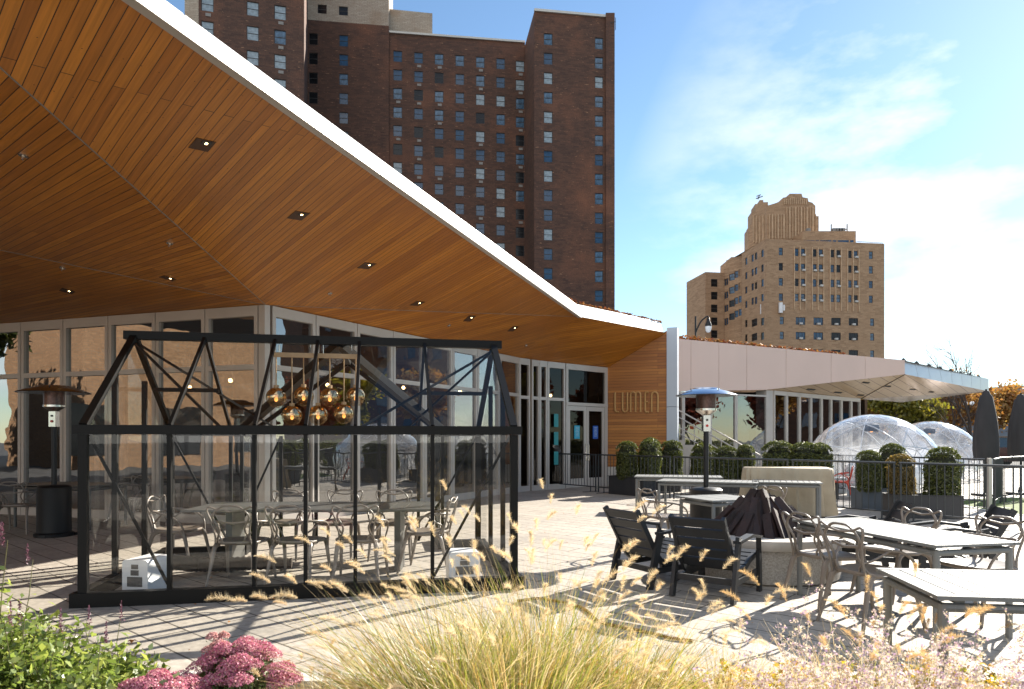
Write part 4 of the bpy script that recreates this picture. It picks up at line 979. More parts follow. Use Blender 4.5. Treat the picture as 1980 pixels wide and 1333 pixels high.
# braces
def brace(name, a, c, r=.016):
    b = MB(); b.bar(a, c, r, r * 1.6); gb(name, mb=b)
brace('wall_brace', (fx[0] + .03, .05, EZ - .09), (fx[1] - .02, .05, SZ + .02)); brace('wall_brace', (fx[6] - .03, .05, EZ - .09), (fx[5] + .02, .05, SZ + .02))
brace('wall_brace', (bx[0] + .03, GW - .05, EZ - .09), (bx[1], GW - .05, SZ + .02)); brace('wall_brace', (bx[6] - .03, GW - .05, EZ - .09), (bx[5], GW - .05, SZ + .02))
brace('wall_brace', (bx[2], GW - .05, EZ - .09), (bx[1] + .02, GW - .05, SZ + .02))
rl = lambda x, t, s=0: (x, (HW * t if s == 0 else GW - HW * t), EZ + (RZ - EZ) * t - .04)
brace('roof_brace', rl(fx[0], .97), rl(fx[2] - .3, .02)); brace('roof_brace', rl(fx[6], .97), rl(fx[4] + .03, .02))
brace('roof_brace', rl(bx[0], .97, 1), rl(bx[2], .02, 1)); brace('roof_brace', rl(bx[6], .97, 1), rl(bx[5] - .2, .02, 1))
for a, c in ((fx[0], fx[1]), (fx[5], fx[6])): brace('roof_vent_bar', rl(a, .5, 1), rl(c, .5, 1), .03)
# glass
def pane(pts): b = MB(); b.poly(pts); gb('glass_pane', m_green, mb=b)
for a, c in zip(fx[:-1], fx[1:]):
    pane([(a + .02, .0, SZ), (c - .02, .0, SZ), (c - .02, .0, EZ - .08), (a + .02, .0, EZ - .08)])
    pane([(a + .02, .0, EZ), (c - .02, .0, EZ), (c - .02, HW, RZ), (a + .02, HW, RZ)])
for a, c in ((bx[0], bx[1]), (bx[1], bx[2]), (bx[2], bx[3]), (bx[4], bx[5]), (bx[5], bx[6])):
    pane([(a + .02, GW, SZ), (c - .02, GW, SZ), (c - .02, GW, EZ - .08), (a + .02, GW, EZ - .08)])
pane([(fx[0], GW, EZ), (XC - HW, GW, EZ), (XC, HW, RZ), (fx[0], HW, RZ)]); pane([(XC + HW, GW, EZ), (fx[6], GW, EZ), (fx[6], HW, RZ), (XC, HW, RZ)])
for s in (-1, 1): pane([(XC + s * HW, GW, EZ), (XC + s * HW, PB, EZ), (XC, PB, RZ), (XC, HW, RZ)]); pane([(XC + s * HW, GW, SZ), (XC + s * HW, PB, SZ), (XC + s * HW, PB, EZ - .08), (XC + s * HW, GW, EZ - .08)])
for x in (0.0, GL): pane([(x, .03, SZ), (x, GW - .03, SZ), (x, GW - .03, EZ), (x, HW, RZ - .05), (x, .03, EZ)])
gM = Matrix.Translation(G0) @ Matrix.Rotation(math.atan2(gu.y, gu.x), 4, 'Z')

# chandelier of seven globes hung from the ridge
m_globe = bpy.data.materials.new('mirrored_globe_glass'); m_globe.use_nodes = True; nt = m_globe.node_tree; nt.nodes.clear(); N = nt.nodes.new; Lk = nt.links.new
o_ = N('ShaderNodeOutputMaterial'); t_ = N('ShaderNodeTexCoord'); s_ = N('ShaderNodeSeparateXYZ'); Lk(t_.outputs['Object'], s_.inputs[0])
r_ = N('ShaderNodeMapRange'); r_.inputs['From Min'].default_value = -.045; r_.inputs['From Max'].default_value = .03; r_.inputs['To Min'].default_value = .16; r_.inputs['To Max'].default_value = .93; Lk(s_.outputs['Z'], r_.inputs['Value'])
g_ = N('ShaderNodeBsdfGlossy'); g_.inputs['Color'].default_value = (.66, .48, .28, 1); g_.inputs['Roughness'].default_value = .02; tr_ = N('ShaderNodeBsdfTransparent'); tr_.inputs['Color'].default_value = (.9, .87, .82, 1)
x_ = N('ShaderNodeMixShader'); Lk(r_.outputs[0], x_.inputs[0]); Lk(tr_.outputs[0], x_.inputs[1]); Lk(g_.outputs[0], x_.inputs[2]); Lk(x_.outputs[0], o_.inputs['Surface'])
YH = 7.72
chd = empty('chandelier', P(610, 690, YH), 0, 'pale wooden bar with seven mirrored glass globes hanging under the greenhouse ridge', 'chandelier')
b = MB(); b.bar(P(528, 686, YH), P(607, 688, YH + .06), .05, .05); b.build('bar', m_oak, chd, world=True)
b = MB(); b.bar(P(615, 688, YH + .07), P(691, 690, YH + .14), .05, .05); b.build('bar', m_oak, chd, world=True)
b = MB()
for px in (540, 600, 625, 680): a_ = P(px, 686, YH + .03 + (px - 528) / 163 * .12); b.tube([a_, a_ + Vector((0, 0, .11))], .006, 6)
b.build('hanger', m_chrome, chd, world=True)
def sphere_data(r):
    q = MB(); q.sphere((0, 0, 0), r, 28, 18); return q.data('globe', m_globe, smooth=True, ang=80)
gd = sphere_data(.113)
q = MB(); q.sphere((0, 0, 0), .02, 10, 8, 1.4); bd = q.data('bulb', m_bulb, smooth=True, ang=80)
for px, py, dy in ((534, 769, 0), (587, 767, .10), (564.5, 804, -.02), (637.6, 769, .0), (615, 803, .05), (665, 801, .03), (688, 767.5, .14)):
    y_ = YH + dy + (px - 528) / 163 * .12; c_ = P(px, py, y_); g = bpy.data.objects.new('globe', gd); sc.collection.objects.link(g); g.parent = chd; g.location = c_ - chd.location
    bu = bpy.data.objects.new('bulb', bd); sc.collection.objects.link(bu); bu.parent = g; bu.location = (0, 0, -.02)
    q = MB(); top = P(px, 689, y_); q.tube([(0, 0, .10), (0, 0, .14)], .028, 10); q.tube([(0, 0, .14), (0, 0, top.z - c_.z)], .007, 6); cd = q.build('cord', m_oak, g, smooth=True)

# white heater boxes with dark stepped vents, and the duct
def wbox(loc, rz, w, d, h, label):
    r = empty('heater_box', loc, rz, label, 'heater', 'white heater boxes on the greenhouse floor')
    b = MB(); n = 6; rad = .035; pts = []
    for cx, cz, a0 in ((w / 2 - rad, h - rad, 0), (-w / 2 + rad, h - rad, 90)):
        for i in range(n + 1): a = R(a0 + 90 * i / n); pts.append((cx + rad * math.cos(a), -d / 2, cz + rad * math.sin(a)))
    pts += [(-w / 2, -d / 2, .02), (w / 2, -d / 2, .02)]; b.prism(pts, (0, d, 0)); b.build('casing', m_whitebox, r)
    b = MB(); y = -d / 2 - .003
    for cx, z, ww, hh in ((0, h * .82, w * .26, h * .12), (0, h * .66, w * .30, h * .14), (0, h * .42, w * .58, h * .26)): b.box((cx, y, z), (ww, .008, hh))
    b.build('vent', m_vent, r)
    for s in (-1, 1): b = MB(); b.box((s * w * .22, 0, .011), (w * .22, d * .9, .022)); b.build('foot', m_whitebox, r)
    return r
wbox((-3.60, 6.74, 0), R(-8), .27, .36, .36, 'white heater box in the left corner of the greenhouse, a duct behind it')
wbox((-.53, 7.35, 0), R(12), .33, .3, .33, 'white heater box in the right corner of the greenhouse, behind grass plumes')
b = MB(); pts = []
ctrl = [Vector((-3.62, 6.95, .2)), Vector((-3.60, 7.25, .22)), Vector((-3.52, 7.55, .14)), Vector((-3.30, 7.75, .10)), Vector((-2.95, 7.85, .10)), Vector((-2.55, 7.9, .09))]
rs = []
for i in range(60):
    t = i / 59 * 5; k = min(4, int(t)); f = t - k; pts.append(ctrl[k].lerp(ctrl[k + 1], f)); rs.append((.085 if i % 2 else .072) * (1 if i < 50 else 1 - (i - 50) * .03))
b.tube(pts, rs, 14); tag(b.build('duct_hose', m_duct, smooth=True, ang=80), 'brown corrugated fabric duct lying behind the left heater box', 'duct')

# ------------------------------------------------------------------ arm chairs with interlaced backs
def smooth_path(pts, n=6):
    pts = [Vector(p) for p in pts]; out = []
    for i in range(len(pts) - 1):
        p0, p1, p2, p3 = pts[max(0, i - 1)], pts[i], pts[i + 1], pts[min(len(pts) - 1, i + 2)]
        for k in range(n):
            t = k / n; out.append(.5 * ((2 * p1) + (p2 - p0) * t + (2 * p0 - 5 * p1 + 4 * p2 - p3) * t * t + (3 * p1 - p0 - 3 * p2 + p3) * t ** 3))
    out.append(pts[-1]); return out
def make_armchair(label, mat, cat='chair'):
    # faces +Y, back at -Y
    r = empty('arm_chair', (0, 0, 0), 0, label, cat)
    b = MB(); n = 28; top = []
    for i in range(n):
        a = 2 * math.pi * i / n; c, s = math.cos(a), math.sin(a); ex = .72
        x = .245 * (abs(c) ** ex) * (1 if c > 0 else -1); y = .235 * (abs(s) ** ex) * (1 if s > 0 else -1); top.append((x * (1.04 if y > 0 else .92), y))
    rings = [(.0, .435), (.45, .438), (.8, .452), (1.0, .462), (1.03, .450), (1.0, .432), (.7, .418), (.0, .415)]
    n0 = 0
    for sc_, z in rings:
        for x, y in top: b.v.append((x * max(sc_, .001), y * max(sc_, .001), z + (.012 if y < -.15 else 0) * sc_))
    for k in range(len(rings) - 1):
        for j in range(n):
            j2 = (j + 1) % n; b.f.append((k * n + j, k * n + j2, (k + 1) * n + j2, (k + 1) * n + j)); b.mi.append(0)
    b.build('seat', mat, r, smooth=True, ang=60)
    for sx in (-1, 1):
        b = MB(); b.tube(smooth_path([(sx * .262, .285, 0), (sx * .245, .235, .22), (sx * .235, .19, .40), (sx * .225, .14, .445)]), [.013 + .011 * min(1, i / 12) for i in range(19)], 8, flat=1.0); b.build('leg', mat, r, smooth=True)
        b = MB(); b.tube(smooth_path([(sx * .245, -.31, 0), (sx * .215, -.25, .22), (sx * .20, -.20, .40), (sx * .18, -.14, .44)]), [.013 + .012 * min(1, i / 12) for i in range(19)], 8); b.build('leg', mat, r, smooth=True)
    b = MB()
    def tb(pts, r0=.0125, fl=.75): b.tube(smooth_path(pts), r0, 8, flat=fl)
    for s in (-1, 1):
        # armrest sweep that passes low across the back
        tb([(s * .235, .20, .42), (s * .275, .16, .55), (s * .287, .04, .635), (s * .265, -.10, .665), (s * .17, -.22, .675), (0, -.262, .66)])
        # upright from the rear leg that flares to a rounded ear then becomes the top rail
        tb([(s * .20, -.20, .40), (s * .175, -.235, .52), (s * .20, -.275, .68), (s * .235, -.295, .79), (s * .215, -.30, .835), (s * .13, -.30, .805), (0, -.305, .785)])
        # strand crossing behind the upright
        tb([(s * .265, -.06, .655), (s * .20, -.15, .58), (s * .13, -.22, .52), (s * .11, -.20, .44)])
        tb([(s * .19, -.18, .45), (s * .13, -.25, .60), (s * .185, -.285, .735), (s * .10, -.30, .83), (0, -.302, .845)])
    b.build('backrest', mat, r, smooth=True, ang=60)
    return r
ch0 = make_armchair('', m_chair); first = [True]
def chair(x, y, face, label, group='taupe arm chairs with looped backs'):
    """face: heading in degrees clockwise from +Y"""
    rz = -R(face)
    if first[0]:
        first[0] = False; ch0.location = (x, y, 0); ch0.rotation_euler = (0, 0, rz); ch0['label'] = label; ch0['group'] = group; return ch0
    return dup(ch0, (x, y, 0), rz, label, group)
# dining set inside the greenhouse
def slat_table(name, loc, rz, l, w, h, mat, label, cat='table', group=None, ns=None, legs='post', th=.022, inset=.05, across=True):
    r = empty(name, loc, rz, label, cat, group); b = MB(); ns = ns or int(l / .085); g = .011
    if across:
        sw = (l - .0) / ns
        for i in range(ns):
            b.box((-l / 2 + (i + .5) * sw, 0, h - th / 2), (sw - g, w - .10, th * .8))
        for s in (-1, 1): b.box((0, s * (w / 2 - .025), h - th / 2), (l, .05, th))
    else:
        sw = w / ns
        for i in range(ns): b.box((0, -w / 2 + (i + .5) * sw, h - th / 2), (l - .10, sw - g, th * .8))
        for s in (-1, 1): b.box((s * (l / 2 - .025), 0, h - th / 2), (.05, w, th))
    b.build('tabletop', mat, r)
    if legs == 'post':
        b = MB(); z = h - th - .045
        for s in (-1, 1):
            b.tube([(-l / 2 + inset, s * (w / 2 - inset), z), (l / 2 - inset, s * (w / 2 - inset), z)], .024, 8); b.tube([(s * (l / 2 - inset), -w / 2 + inset, z), (s * (l / 2 - inset), w / 2 - inset, z)], .023, 8)
        for s in (-1, 1):
            for k in (-1, 1): b.box((s * (l / 2 - inset - .08), k * (w / 2 - inset - .03), h - th - .012), (.05, .05, .024))
        b.build('frame', mat, r, smooth=True)
        for s in (-1, 1):
            for k in (-1, 1):
                b = MB(); x_, y_ = s * (l / 2 - inset), k * (w / 2 - inset); b.tube([(x_, y_, 0), (x_, y_, z + .02)], .025, 10); b.build('leg', mat, r, smooth=True)
    else:
        for s in (-1, 1):
            b = MB(); b.box((s * (l / 2 - .42), 0, (h - th) / 2), (.07, w * .42, h - th)); b.build('leg', mat, r)
        b = MB(); b.bar((-l / 2 + .1, 0, h - th - .03), (l / 2 - .1, 0, h - th - .03), .08, .05); b.build('frame', mat, r)
    return r
slat_table('dining_table', (-2.28, 8.02, 0), R(2), 2.75, .98, .745, m_tabledk, 'long dark slatted dining table inside the greenhouse', group=None, legs='slab', ns=17)
GCH = 'taupe arm chairs at the greenhouse table'
for x, y, f, lb in [(-2.86, 7.22, 0, 'taupe arm chair left of centre on the camera side of the greenhouse table'),
                    (-2.27, 7.26, 4, 'taupe arm chair in the middle of the camera side of the greenhouse table'),
                    (-1.63, 7.32, -3, 'taupe arm chair right of centre on the camera side of the greenhouse table'),
                    (-2.95, 8.78, 180, 'taupe arm chair left of centre on the far side of the greenhouse table'),
                    (-2.25, 8.82, 184, 'taupe arm chair in the middle of the far side of the greenhouse table'),
                    (-1.55, 8.80, 176, 'taupe arm chair right of centre on the far side of the greenhouse table'),
                    (-.98, 7.95, -82, 'taupe arm chair at the right end of the greenhouse table'),
                    (-3.98, 8.15, 92, 'taupe arm chair at the left end of the greenhouse table')]:
    chair(x, y, f, lb, GCH)
# table at the far left by the glass
slat_table('patio_table', (-7.75, 12.0, 0), R(-15), 1.7, .85, .745, m_tabledk, 'dark slatted table in the shade by the left glass wall', group=None)
chair(-8.05, 11.15, -12, 'taupe arm chair in front of the shaded table by the left glass wall', 'taupe arm chairs at the shaded left table')
chair(-7.0, 12.55, 190, 'taupe arm chair behind the shaded table by the left glass wall, beside the heater', 'taupe arm chairs at the shaded left table')

# ------------------------------------------------------------------ patio heaters
def heater(loc, H, Rr, label):
    r = empty('patio_heater', loc, 0, label, 'heater', 'tall patio heaters')
    b = MB(); b.lathe((0, 0, 0), [(.27, 0), (.275, .05), (.235, .07), (.235, .74), (.24, .77), (.20, .80), (.05, .81)], 32); b.build('base', m_blacks, r, smooth=True)
    for k in range(3): b = MB(); b.box((.25 * math.cos(k * 2.1 - 1.6), .25 * math.sin(k * 2.1 - 1.6), .02), (.12, .06, .04)); b.build('foot', m_blacks, r)
    b = MB(); b.tube([(0, 0, .80), (0, 0, H - .62)], .038, 14); b.build('pole', m_blacks, r, smooth=True)
    b = MB(); b.box((0, 0, H - .52), (.105, .105, .24)); b.lathe((0, 0, H - .40), [(.055, 0), (.155, .07), (.155, .10)], 20); b.build('burner', m_chrome, r, smooth=True, ang=30)
    b = MB(); b.tube([(0, -.052, H - .47), (0, -.066, H - .47)], .016, 10); b.build('dial', m_joint, r, smooth=True); b = MB(); b.tube([(0, -.052, H - .555), (0, -.068, H - .555)], .019, 12); b.build('knob', m_red, r, smooth=True)
    b = MB(); b.lathe((0, 0, H - .295), [(.145, 0), (.145, .20), (.13, .205)], 24); b.build('emitter_screen', m_mesh, r, smooth=True)
    b = MB(); b.lathe((0, 0, H), [(Rr, -.105), (Rr * .985, -.098), (Rr * .66, -.038), (Rr * .45, -.012), (Rr * .44, .0), (Rr * .40, .006), (.001, .010)], 40)
    b.lathe((0, 0, H - .008), [(Rr * .985, -.103), (Rr * .66, -.043), (.001, -.012)], 40); b.build('hood', m_hood, r, smooth=True, ang=25)
    b = MB()
    for k in range(4): a = k * 1.57 + .4; b.tube([(Rr * .62 * math.cos(a), Rr * .62 * math.sin(a), H - .03), (Rr * .62 * math.cos(a), Rr * .62 * math.sin(a), H - .01)], .008, 6); b.tube([(.13 * math.cos(a), .13 * math.sin(a), H - .10), (.13 * math.cos(a), .13 * math.sin(a), H - .01)], .006, 6)
    b.build('bolt', m_joint, r); return r
heater((-7.21, 10.75, 0), 2.36, .51, 'tall black patio heater in the shade left of the greenhouse')
heater((2.90, 10.2, 0), 2.28, .445, 'tall patio heater with a shiny hood on a black pole behind the fire pit')

# ------------------------------------------------------------------ fire pit and log pile
PC = Vector((2.86, 7.85, 0))
fp = empty('fire_pit', PC, 0, 'round speckled concrete fire pit with a smooth rim', 'fire pit')
b = MB(); b.lathe((0, 0, 0), [(.81, 0), (.84, .02), (.84, .36)], 64); b.build('drum', m_conc, fp, smooth=True, ang=40)
b = MB(); b.lathe((0, 0, 0), [(.84, .362), (.875, .366), (.88, .375), (.88, .455), (.87, .468), (.56, .468), (.56, .42), (.01, .42)], 64); b.build('rim', m_concsm, fp, smooth=True, ang=40)
lg = empty('log_pile', PC + Vector((-.02, 0, .42)), 0, 'cone of dark charred upright logs stacked on the fire pit', 'logs')
lr = random.Random(5)
lg.scale = (1.16, 1.16, 1.10)
for i in range(66):
    a = 2 * math.pi * i / 66 * 1.0 + lr.uniform(-.05, .05); ring = i % 3; rb = (.56, .48, .38)[ring] + lr.uniform(-.03, .02); ht = (.27, .38, .45)[ring] + lr.uniform(-.04, .03); rt = (.26, .14, .03)[ring] + lr.uniform(-.01, .03)
    b = MB(); p0 = (rb * math.cos(a), rb * math.sin(a), .0); p1 = (rt * math.cos(a + .06), rt * math.sin(a + .06), ht); w = lr.uniform(.06, .095)
    b.bar(p0, p1, w, w * lr.uniform(.35, .8), up=(math.cos(a + lr.uniform(-1.1, 1.1)), math.sin(a + lr.uniform(-1.1, 1.1)), .3)); b.build('log', m_rust, lg)

# ------------------------------------------------------------------ low slatted lounge chairs
def make_lounge(label):
    # faces +Y; width x
    r = empty('lounge_chair', (0, 0, 0), 0, label, 'chair'); W = .30
    for s in (-1, 1):
        x = s * W
        b = MB(); b.bar((x, -.37, 0), (x, -.22, .60), .038, .07, up=(0, 1, 0)); b.build('leg', m_adir, r)
        b = MB(); b.bar((x, .36, 0), (x, .34, .42), .038, .065, up=(0, 1, 0)); b.build('leg', m_adir, r)
        b = MB(); b.bar((x, -.27, .56), (x * 1.04, .06, .595), .075, .028); b.bar((x * 1.04, .055, .595), (x * 1.06, .30, .555), .075, .028); b.bar((x * 1.05, .29, .555), (x, .35, .39), .05, .028); b.build('armrest', m_adir, r)
        b = MB(); pts = smooth_path([(s * (W - .045), -.50, .80), (s * (W - .045), -.36, .55), (s * (W - .045), -.22, .31), (s * (W - .045), -.12, .235), (s * (W - .045), 0, .25), (s * (W - .045), .18, .33), (s * (W - .045), .36, .37)], 5)
        for p, q in zip(pts[:-1], pts[1:]): b.bar(p, q + (q - p) * .05, .034, .055, up=(0, 1, .4))
        b.build('side_rail', m_adir, r)
        b = MB(); b.bar((x * .93, -.33, .17), (x * .93, .345, .20), .03, .055); b.build('stretcher', m_adir, r)
    b = MB(); sl = W * 2 - .05
    for i in range(5):
        t0 = i / 5; a = Vector((0, -.515 + .30 * (t0 + .1), .795 - .50 * (t0 + .1))); b.box(a, (sl, .02, .098), rx=R(31))
    b.build('backrest', m_adir, r)
    b = MB()
    for i in range(6):
        y = -.09 + i * .088; z = .285 + max(0, y) * .30; b.box((0, y, z), (sl, .078, .02), rx=R(14))
    b.build('seat', m_adir, r); b = MB(); b.bar((-W + .02, -.31, .19), (W - .02, -.31, .19), .03, .06); b.build('crossbar', m_adir, r)
    return r
lc = make_lounge('black slatted lounge chair, the left one of the pair facing the fire pit')
LG = 'black slatted lounge chairs'
lc['group'] = LG; lc.location = (1.56, 7.34, 0); lc.rotation_euler = (0, 0, -R(60))
dup(lc, (2.02, 6.74, 0), -R(38), 'black slatted lounge chair nearest the camera, its back towards the grasses', LG)
dup(lc, (4.05, 7.95, 0), R(78), 'black slatted lounge chair behind the grey table, left of the other one there', LG)
dup(lc, (4.72, 7.35, 0), R(74), 'black slatted lounge chair behind the grey table, right of the other one there', LG)

# ------------------------------------------------------------------ grey metal tables and their chairs
def quad_table(A, ang, l, w, h, label, group, ns, across=True, mat=m_table):
    """A: near-left corner on the ground, ang: heading of the long side clockwise from +Y"""
    a = R(ang); L_ = Vector((math.sin(a), math.cos(a), 0)); S_ = Vector((math.cos(a), -math.sin(a), 0)); c = Vector(A) + L_ * l / 2 + S_ * w / 2
    return slat_table('patio_table', c, math.atan2(L_.y, L_.x), l, w, h, mat, label, 'table', group, ns=ns, across=across)
PT = 'grey slatted metal patio tables'
quad_table((3.12, 5.02, 0), -12.5, 1.72, .76, .74, 'long grey metal table beside the fire pit with four arm chairs around it', PT, 20)
T2A = Vector((2.21, 4.12, 0)); 
slat_table('patio_table', (2.97, 3.68, 0), R(-7), 1.62, .76, .74, m_table, 'grey slatted metal table nearest the camera, cut off at the right', 'table', PT, ns=14)
slat_table('patio_table', (2.80, 9.22, 0), R(20), .82, .82, .74, m_table, 'small square grey metal table between the heater and the fire pit', 'table', PT, ns=3)
slat_table('patio_table', (3.72, 12.95, 0), R(-22), 1.82, .82, .74, m_table, 'long grey metal table behind the heater, left of the beige cover', 'table', PT, ns=18)
slat_table('patio_table', (3.55, 14.6, 0), R(-14), 1.8, .85, .74, m_table, 'grey metal table farthest back, nearest the barriers', 'table', PT, ns=18)
slat_table('patio_table', (5.12, 12.75, 0), R(-20), 1.20, .75, .74, m_table, 'short grey metal table in front of the beige covered grill', 'table', PT, ns=12)
chair(2.92, 5.56, 74, 'taupe arm chair left of the long grey table, nearer the camera', 'taupe arm chairs at the long grey table')
chair(2.92, 6.34, 72, 'taupe arm chair left of the long grey table, next to the fire pit', 'taupe arm chairs at the long grey table')
chair(3.98, 5.85, -108, 'taupe arm chair right of the long grey table, nearer the camera', 'taupe arm chairs at the long grey table')
chair(3.72, 6.62, -104, 'taupe arm chair right of the long grey table, before a black lounge chair', 'taupe arm chairs at the long grey table')
chair(2.12, 9.45, 68, 'taupe arm chair at the left of the square table behind the lounge chairs', 'taupe arm chairs at the square table')
chair(3.52, 9.75, -115, 'taupe arm chair behind the log pile, right of the square table', 'taupe arm chairs at the square table')
# red chair behind the barriers
rc = make_armchair('small red metal chair behind the barriers next to the boxwood', m_redlac); rc.location = (8.35, 17.4, 0); rc.rotation_euler = (0, 0, R(60)); rc.name = 'red_chair'

# covered grill
cg = empty('covered_grill', (5.48, 13.62, 0), R(-16), 'long beige cloth cover draped over an outdoor grill', 'grill cover')
b = MB(); nx, nz_ = 34, 12; l, w, h = 1.62, .72, .96; per = []
def perim(t):
    Pm = 2 * (l + w); s = t * Pm
    if s < l: return (-l / 2 + s, -w / 2)
    s -= l
    if s < w: return (l / 2, -w / 2 + s)
    s -= w
    if s < l: return (l / 2 - s, w / 2)
    return (-l / 2, w / 2 - (s - l))
np_ = 120; cr = random.Random(9); ph = [cr.uniform(0, 6.3) for _ in range(9)]
zs_ = [.05, .15, .3, .45, .6, .75, .86, .92, .95, .962]
for zi, z in enumerate(zs_):
    for i in range(np_):
        t = i / np_; x, y = perim(t); fold = sum(math.sin(t * 6.283 * k + ph[k % 9] + z * 1.5) for k in (9, 14, 23, 31)) * .020 * (1 - z * .7); k = 1 + fold / .4 + (.03 * (1 - z))
        ins = (0, 0, 0, 0, 0, 0, 0, .004, .014, .03)[zi]; b.v.append((x * (k - ins / .8), y * (k - ins / .36), z + .008 * math.sin(t * 12.6 + 1)))
for zi in range(len(zs_) - 1):
    for i in range(np_):
        j = (i + 1) % np_; b.f.append((zi * np_ + i, zi * np_ + j, (zi + 1) * np_ + j, (zi + 1) * np_ + i)); b.mi.append(0)
b.f.append(tuple((len(zs_) - 1) * np_ + i for i in range(np_))); b.mi.append(0)
b.build('cover', m_cover, cg, smooth=True, ang=50)
b = MB()
for sx in (-1, 1):
    for sy in (-1, 1): b.tube([(sx * .66, sy * .26 - .015, .05), (sx * .66, sy * .26 + .015, .05)], .05, 12)
b.build('wheel', m_tyre, cg)

# ------------------------------------------------------------------ barriers
def barrier(a, c, label, group='grey steel crowd barriers', h=1.08, seed=0, postc=None):
    a, c = Vector((*a, 0)), Vector((*c, 0)); L = (c - a).length; r = empty('barrier', a, math.atan2(c.y - a.y, c.x - a.x), label, 'barrier', group)
    b = MB(); b.tube([(.0, 0, h), (L, 0, h)], .021, 8); b.tube([(.02, 0, .16), (L - .02, 0, .16)], .016, 8)
    for x in (.025, L - .025): b.tube([(x, 0, .02), (x, 0, h)], .021, 8)
    b.build('frame', m_barrier, r, smooth=True)
    b = MB(); n = max(2, int(L / .125))
    for i in range(1, n): b.tube([(L * i / n, 0, .16), (L * i / n, 0, h - .01)], .0085, 6)
    b.build('bars', m_barrier, r, smooth=True)
    for x in (.25, L - .25):
        b = MB(); b.box((x if L < 3 else x, 0, .008), (.06, .55, .012)); b.tube([(x, 0, .01), (x, 0, .16)], .015, 6); b.build('foot', m_barrier, r)
    return r
barrier((.80, 21.9), (2.42, 19.6), 'grey barrier before the entrance doors, farthest left in the row')
barrier((2.46, 19.54), (4.02, 17.3), 'grey barrier between the entrance doors and the heater pole')
barrier((4.06, 17.2), (5.92, 14.62), 'grey barrier behind the heater pole and the beige cover')
barrier((5.96, 14.55), (7.20, 12.82), 'grey barrier right of the beige cover, before the blue-grey planter')
barrier((7.24, 12.76), (8.34, 11.15), 'grey barrier nearest the camera at the right end of the front row')
barrier((9.0, 19.6), (9.75, 17.2), 'grey barrier of the back row, standing before the larger dome')
barrier((9.77, 17.12), (10.4, 15.0), 'grey barrier of the back row ending at the pale gate post')
barrier((10.55, 14.95), (11.75, 16.4), 'dark fence panel curving away from the pale gate post', 'dark curved lawn fence panels')
barrier((11.8, 16.45), (13.6, 17.75), 'dark fence panel of the lawn curve below the left umbrella', 'dark curved lawn fence panels')
barrier((13.65, 17.78), (16.2, 18.7), 'dark fence panel of the lawn curve at the right picture edge', 'dark curved lawn fence panels')
gp = empty('gate_post', (10.47, 14.97, 0), 0, 'pale square post at the end of the back barrier row', 'post')
b = MB(); b.box((0, 0, .56), (.07, .07, 1.1)); b.build('shaft', m_frame, gp); b = MB(); b.box((0, 0, .01), (.22, .22, .02)); b.build('base_plate', m_frame, gp)

# ------------------------------------------------------------------ clipped boxwoods in planters
rng = np.random.default_rng(4)
def leafcloud(P_, N_, size, jitter=.8, asp=.55):
    """one quad (rhombus) per point; P_ (n,3), N_ outward-ish normals"""
    n = len(P_); a = rng.normal(size=(n, 3)); nn = N_ + rng.normal(size=(n, 3)) * jitter; nn /= np.linalg.norm(nn, axis=1, keepdims=True) + 1e-9
    t = np.cross(nn, a); t /= np.linalg.norm(t, axis=1, keepdims=True) + 1e-9; u = np.cross(nn, t); s = (size * (0.6 + .8 * rng.random(n)))[:, None]
    V = np.stack([P_ - t * s, P_ - u * s * asp + nn * s * .15, P_ + t * s, P_ + u * s * asp + nn * s * .15], 1).reshape(-1, 3); F = np.arange(4 * n).reshape(n, 4); return V, F
def boxshape(w, h, n, seed, mat):
    """rounded column of small leaves, base at z=0"""
    g = np.random.default_rng(seed); th = g.random(n) * 2 * np.pi; v = g.random(n) * 1.25
    z = np.where(v < 1, v, 1 - (v - 1) * 0); prof = np.where(v < .12, .80 + v * 1.6, 1.0)
    top = v > 1; rad = np.where(top, np.sqrt(g.random(n)), 1.0) * prof
    dome = np.sqrt(np.clip(1 - (np.clip(rad, 0, 1) * .98) ** 2.2, 0, 1)); hh = h - .42 * w
    zz = np.where(top, hh + dome * .42 * w, v * hh); lump = 1 + .07 * np.sin(3 * th + seed) + .05 * np.sin(7 * th + 9 * zz / h + seed) + .05 * np.sin(13 * zz / h + 2 * th)
    depth = 1 - .16 * g.random(n) ** 2 + .05 * (g.random(n) > .93) * g.random(n)
    rr_ = w / 2 * rad * lump * np.where(top, 1, depth); x, y = rr_ * np.cos(th), rr_ * np.sin(th); zz = zz * np.where(top, .9 + .1 * depth + .02, 1) + .012 * g.normal(size=n)
    Pn = np.stack([x, y, zz], 1); Nn = np.stack([np.cos(th) * (1 - top * .7), np.sin(th) * (1 - top * .7), top * 1.0 + .2], 1)
    Pn[:, :2] *= (1 + .10 * g.random((n, 1)) * (g.random((n, 1)) > .86)); return leafcloud(Pn, Nn, .020, 1.1)
_bx = {}
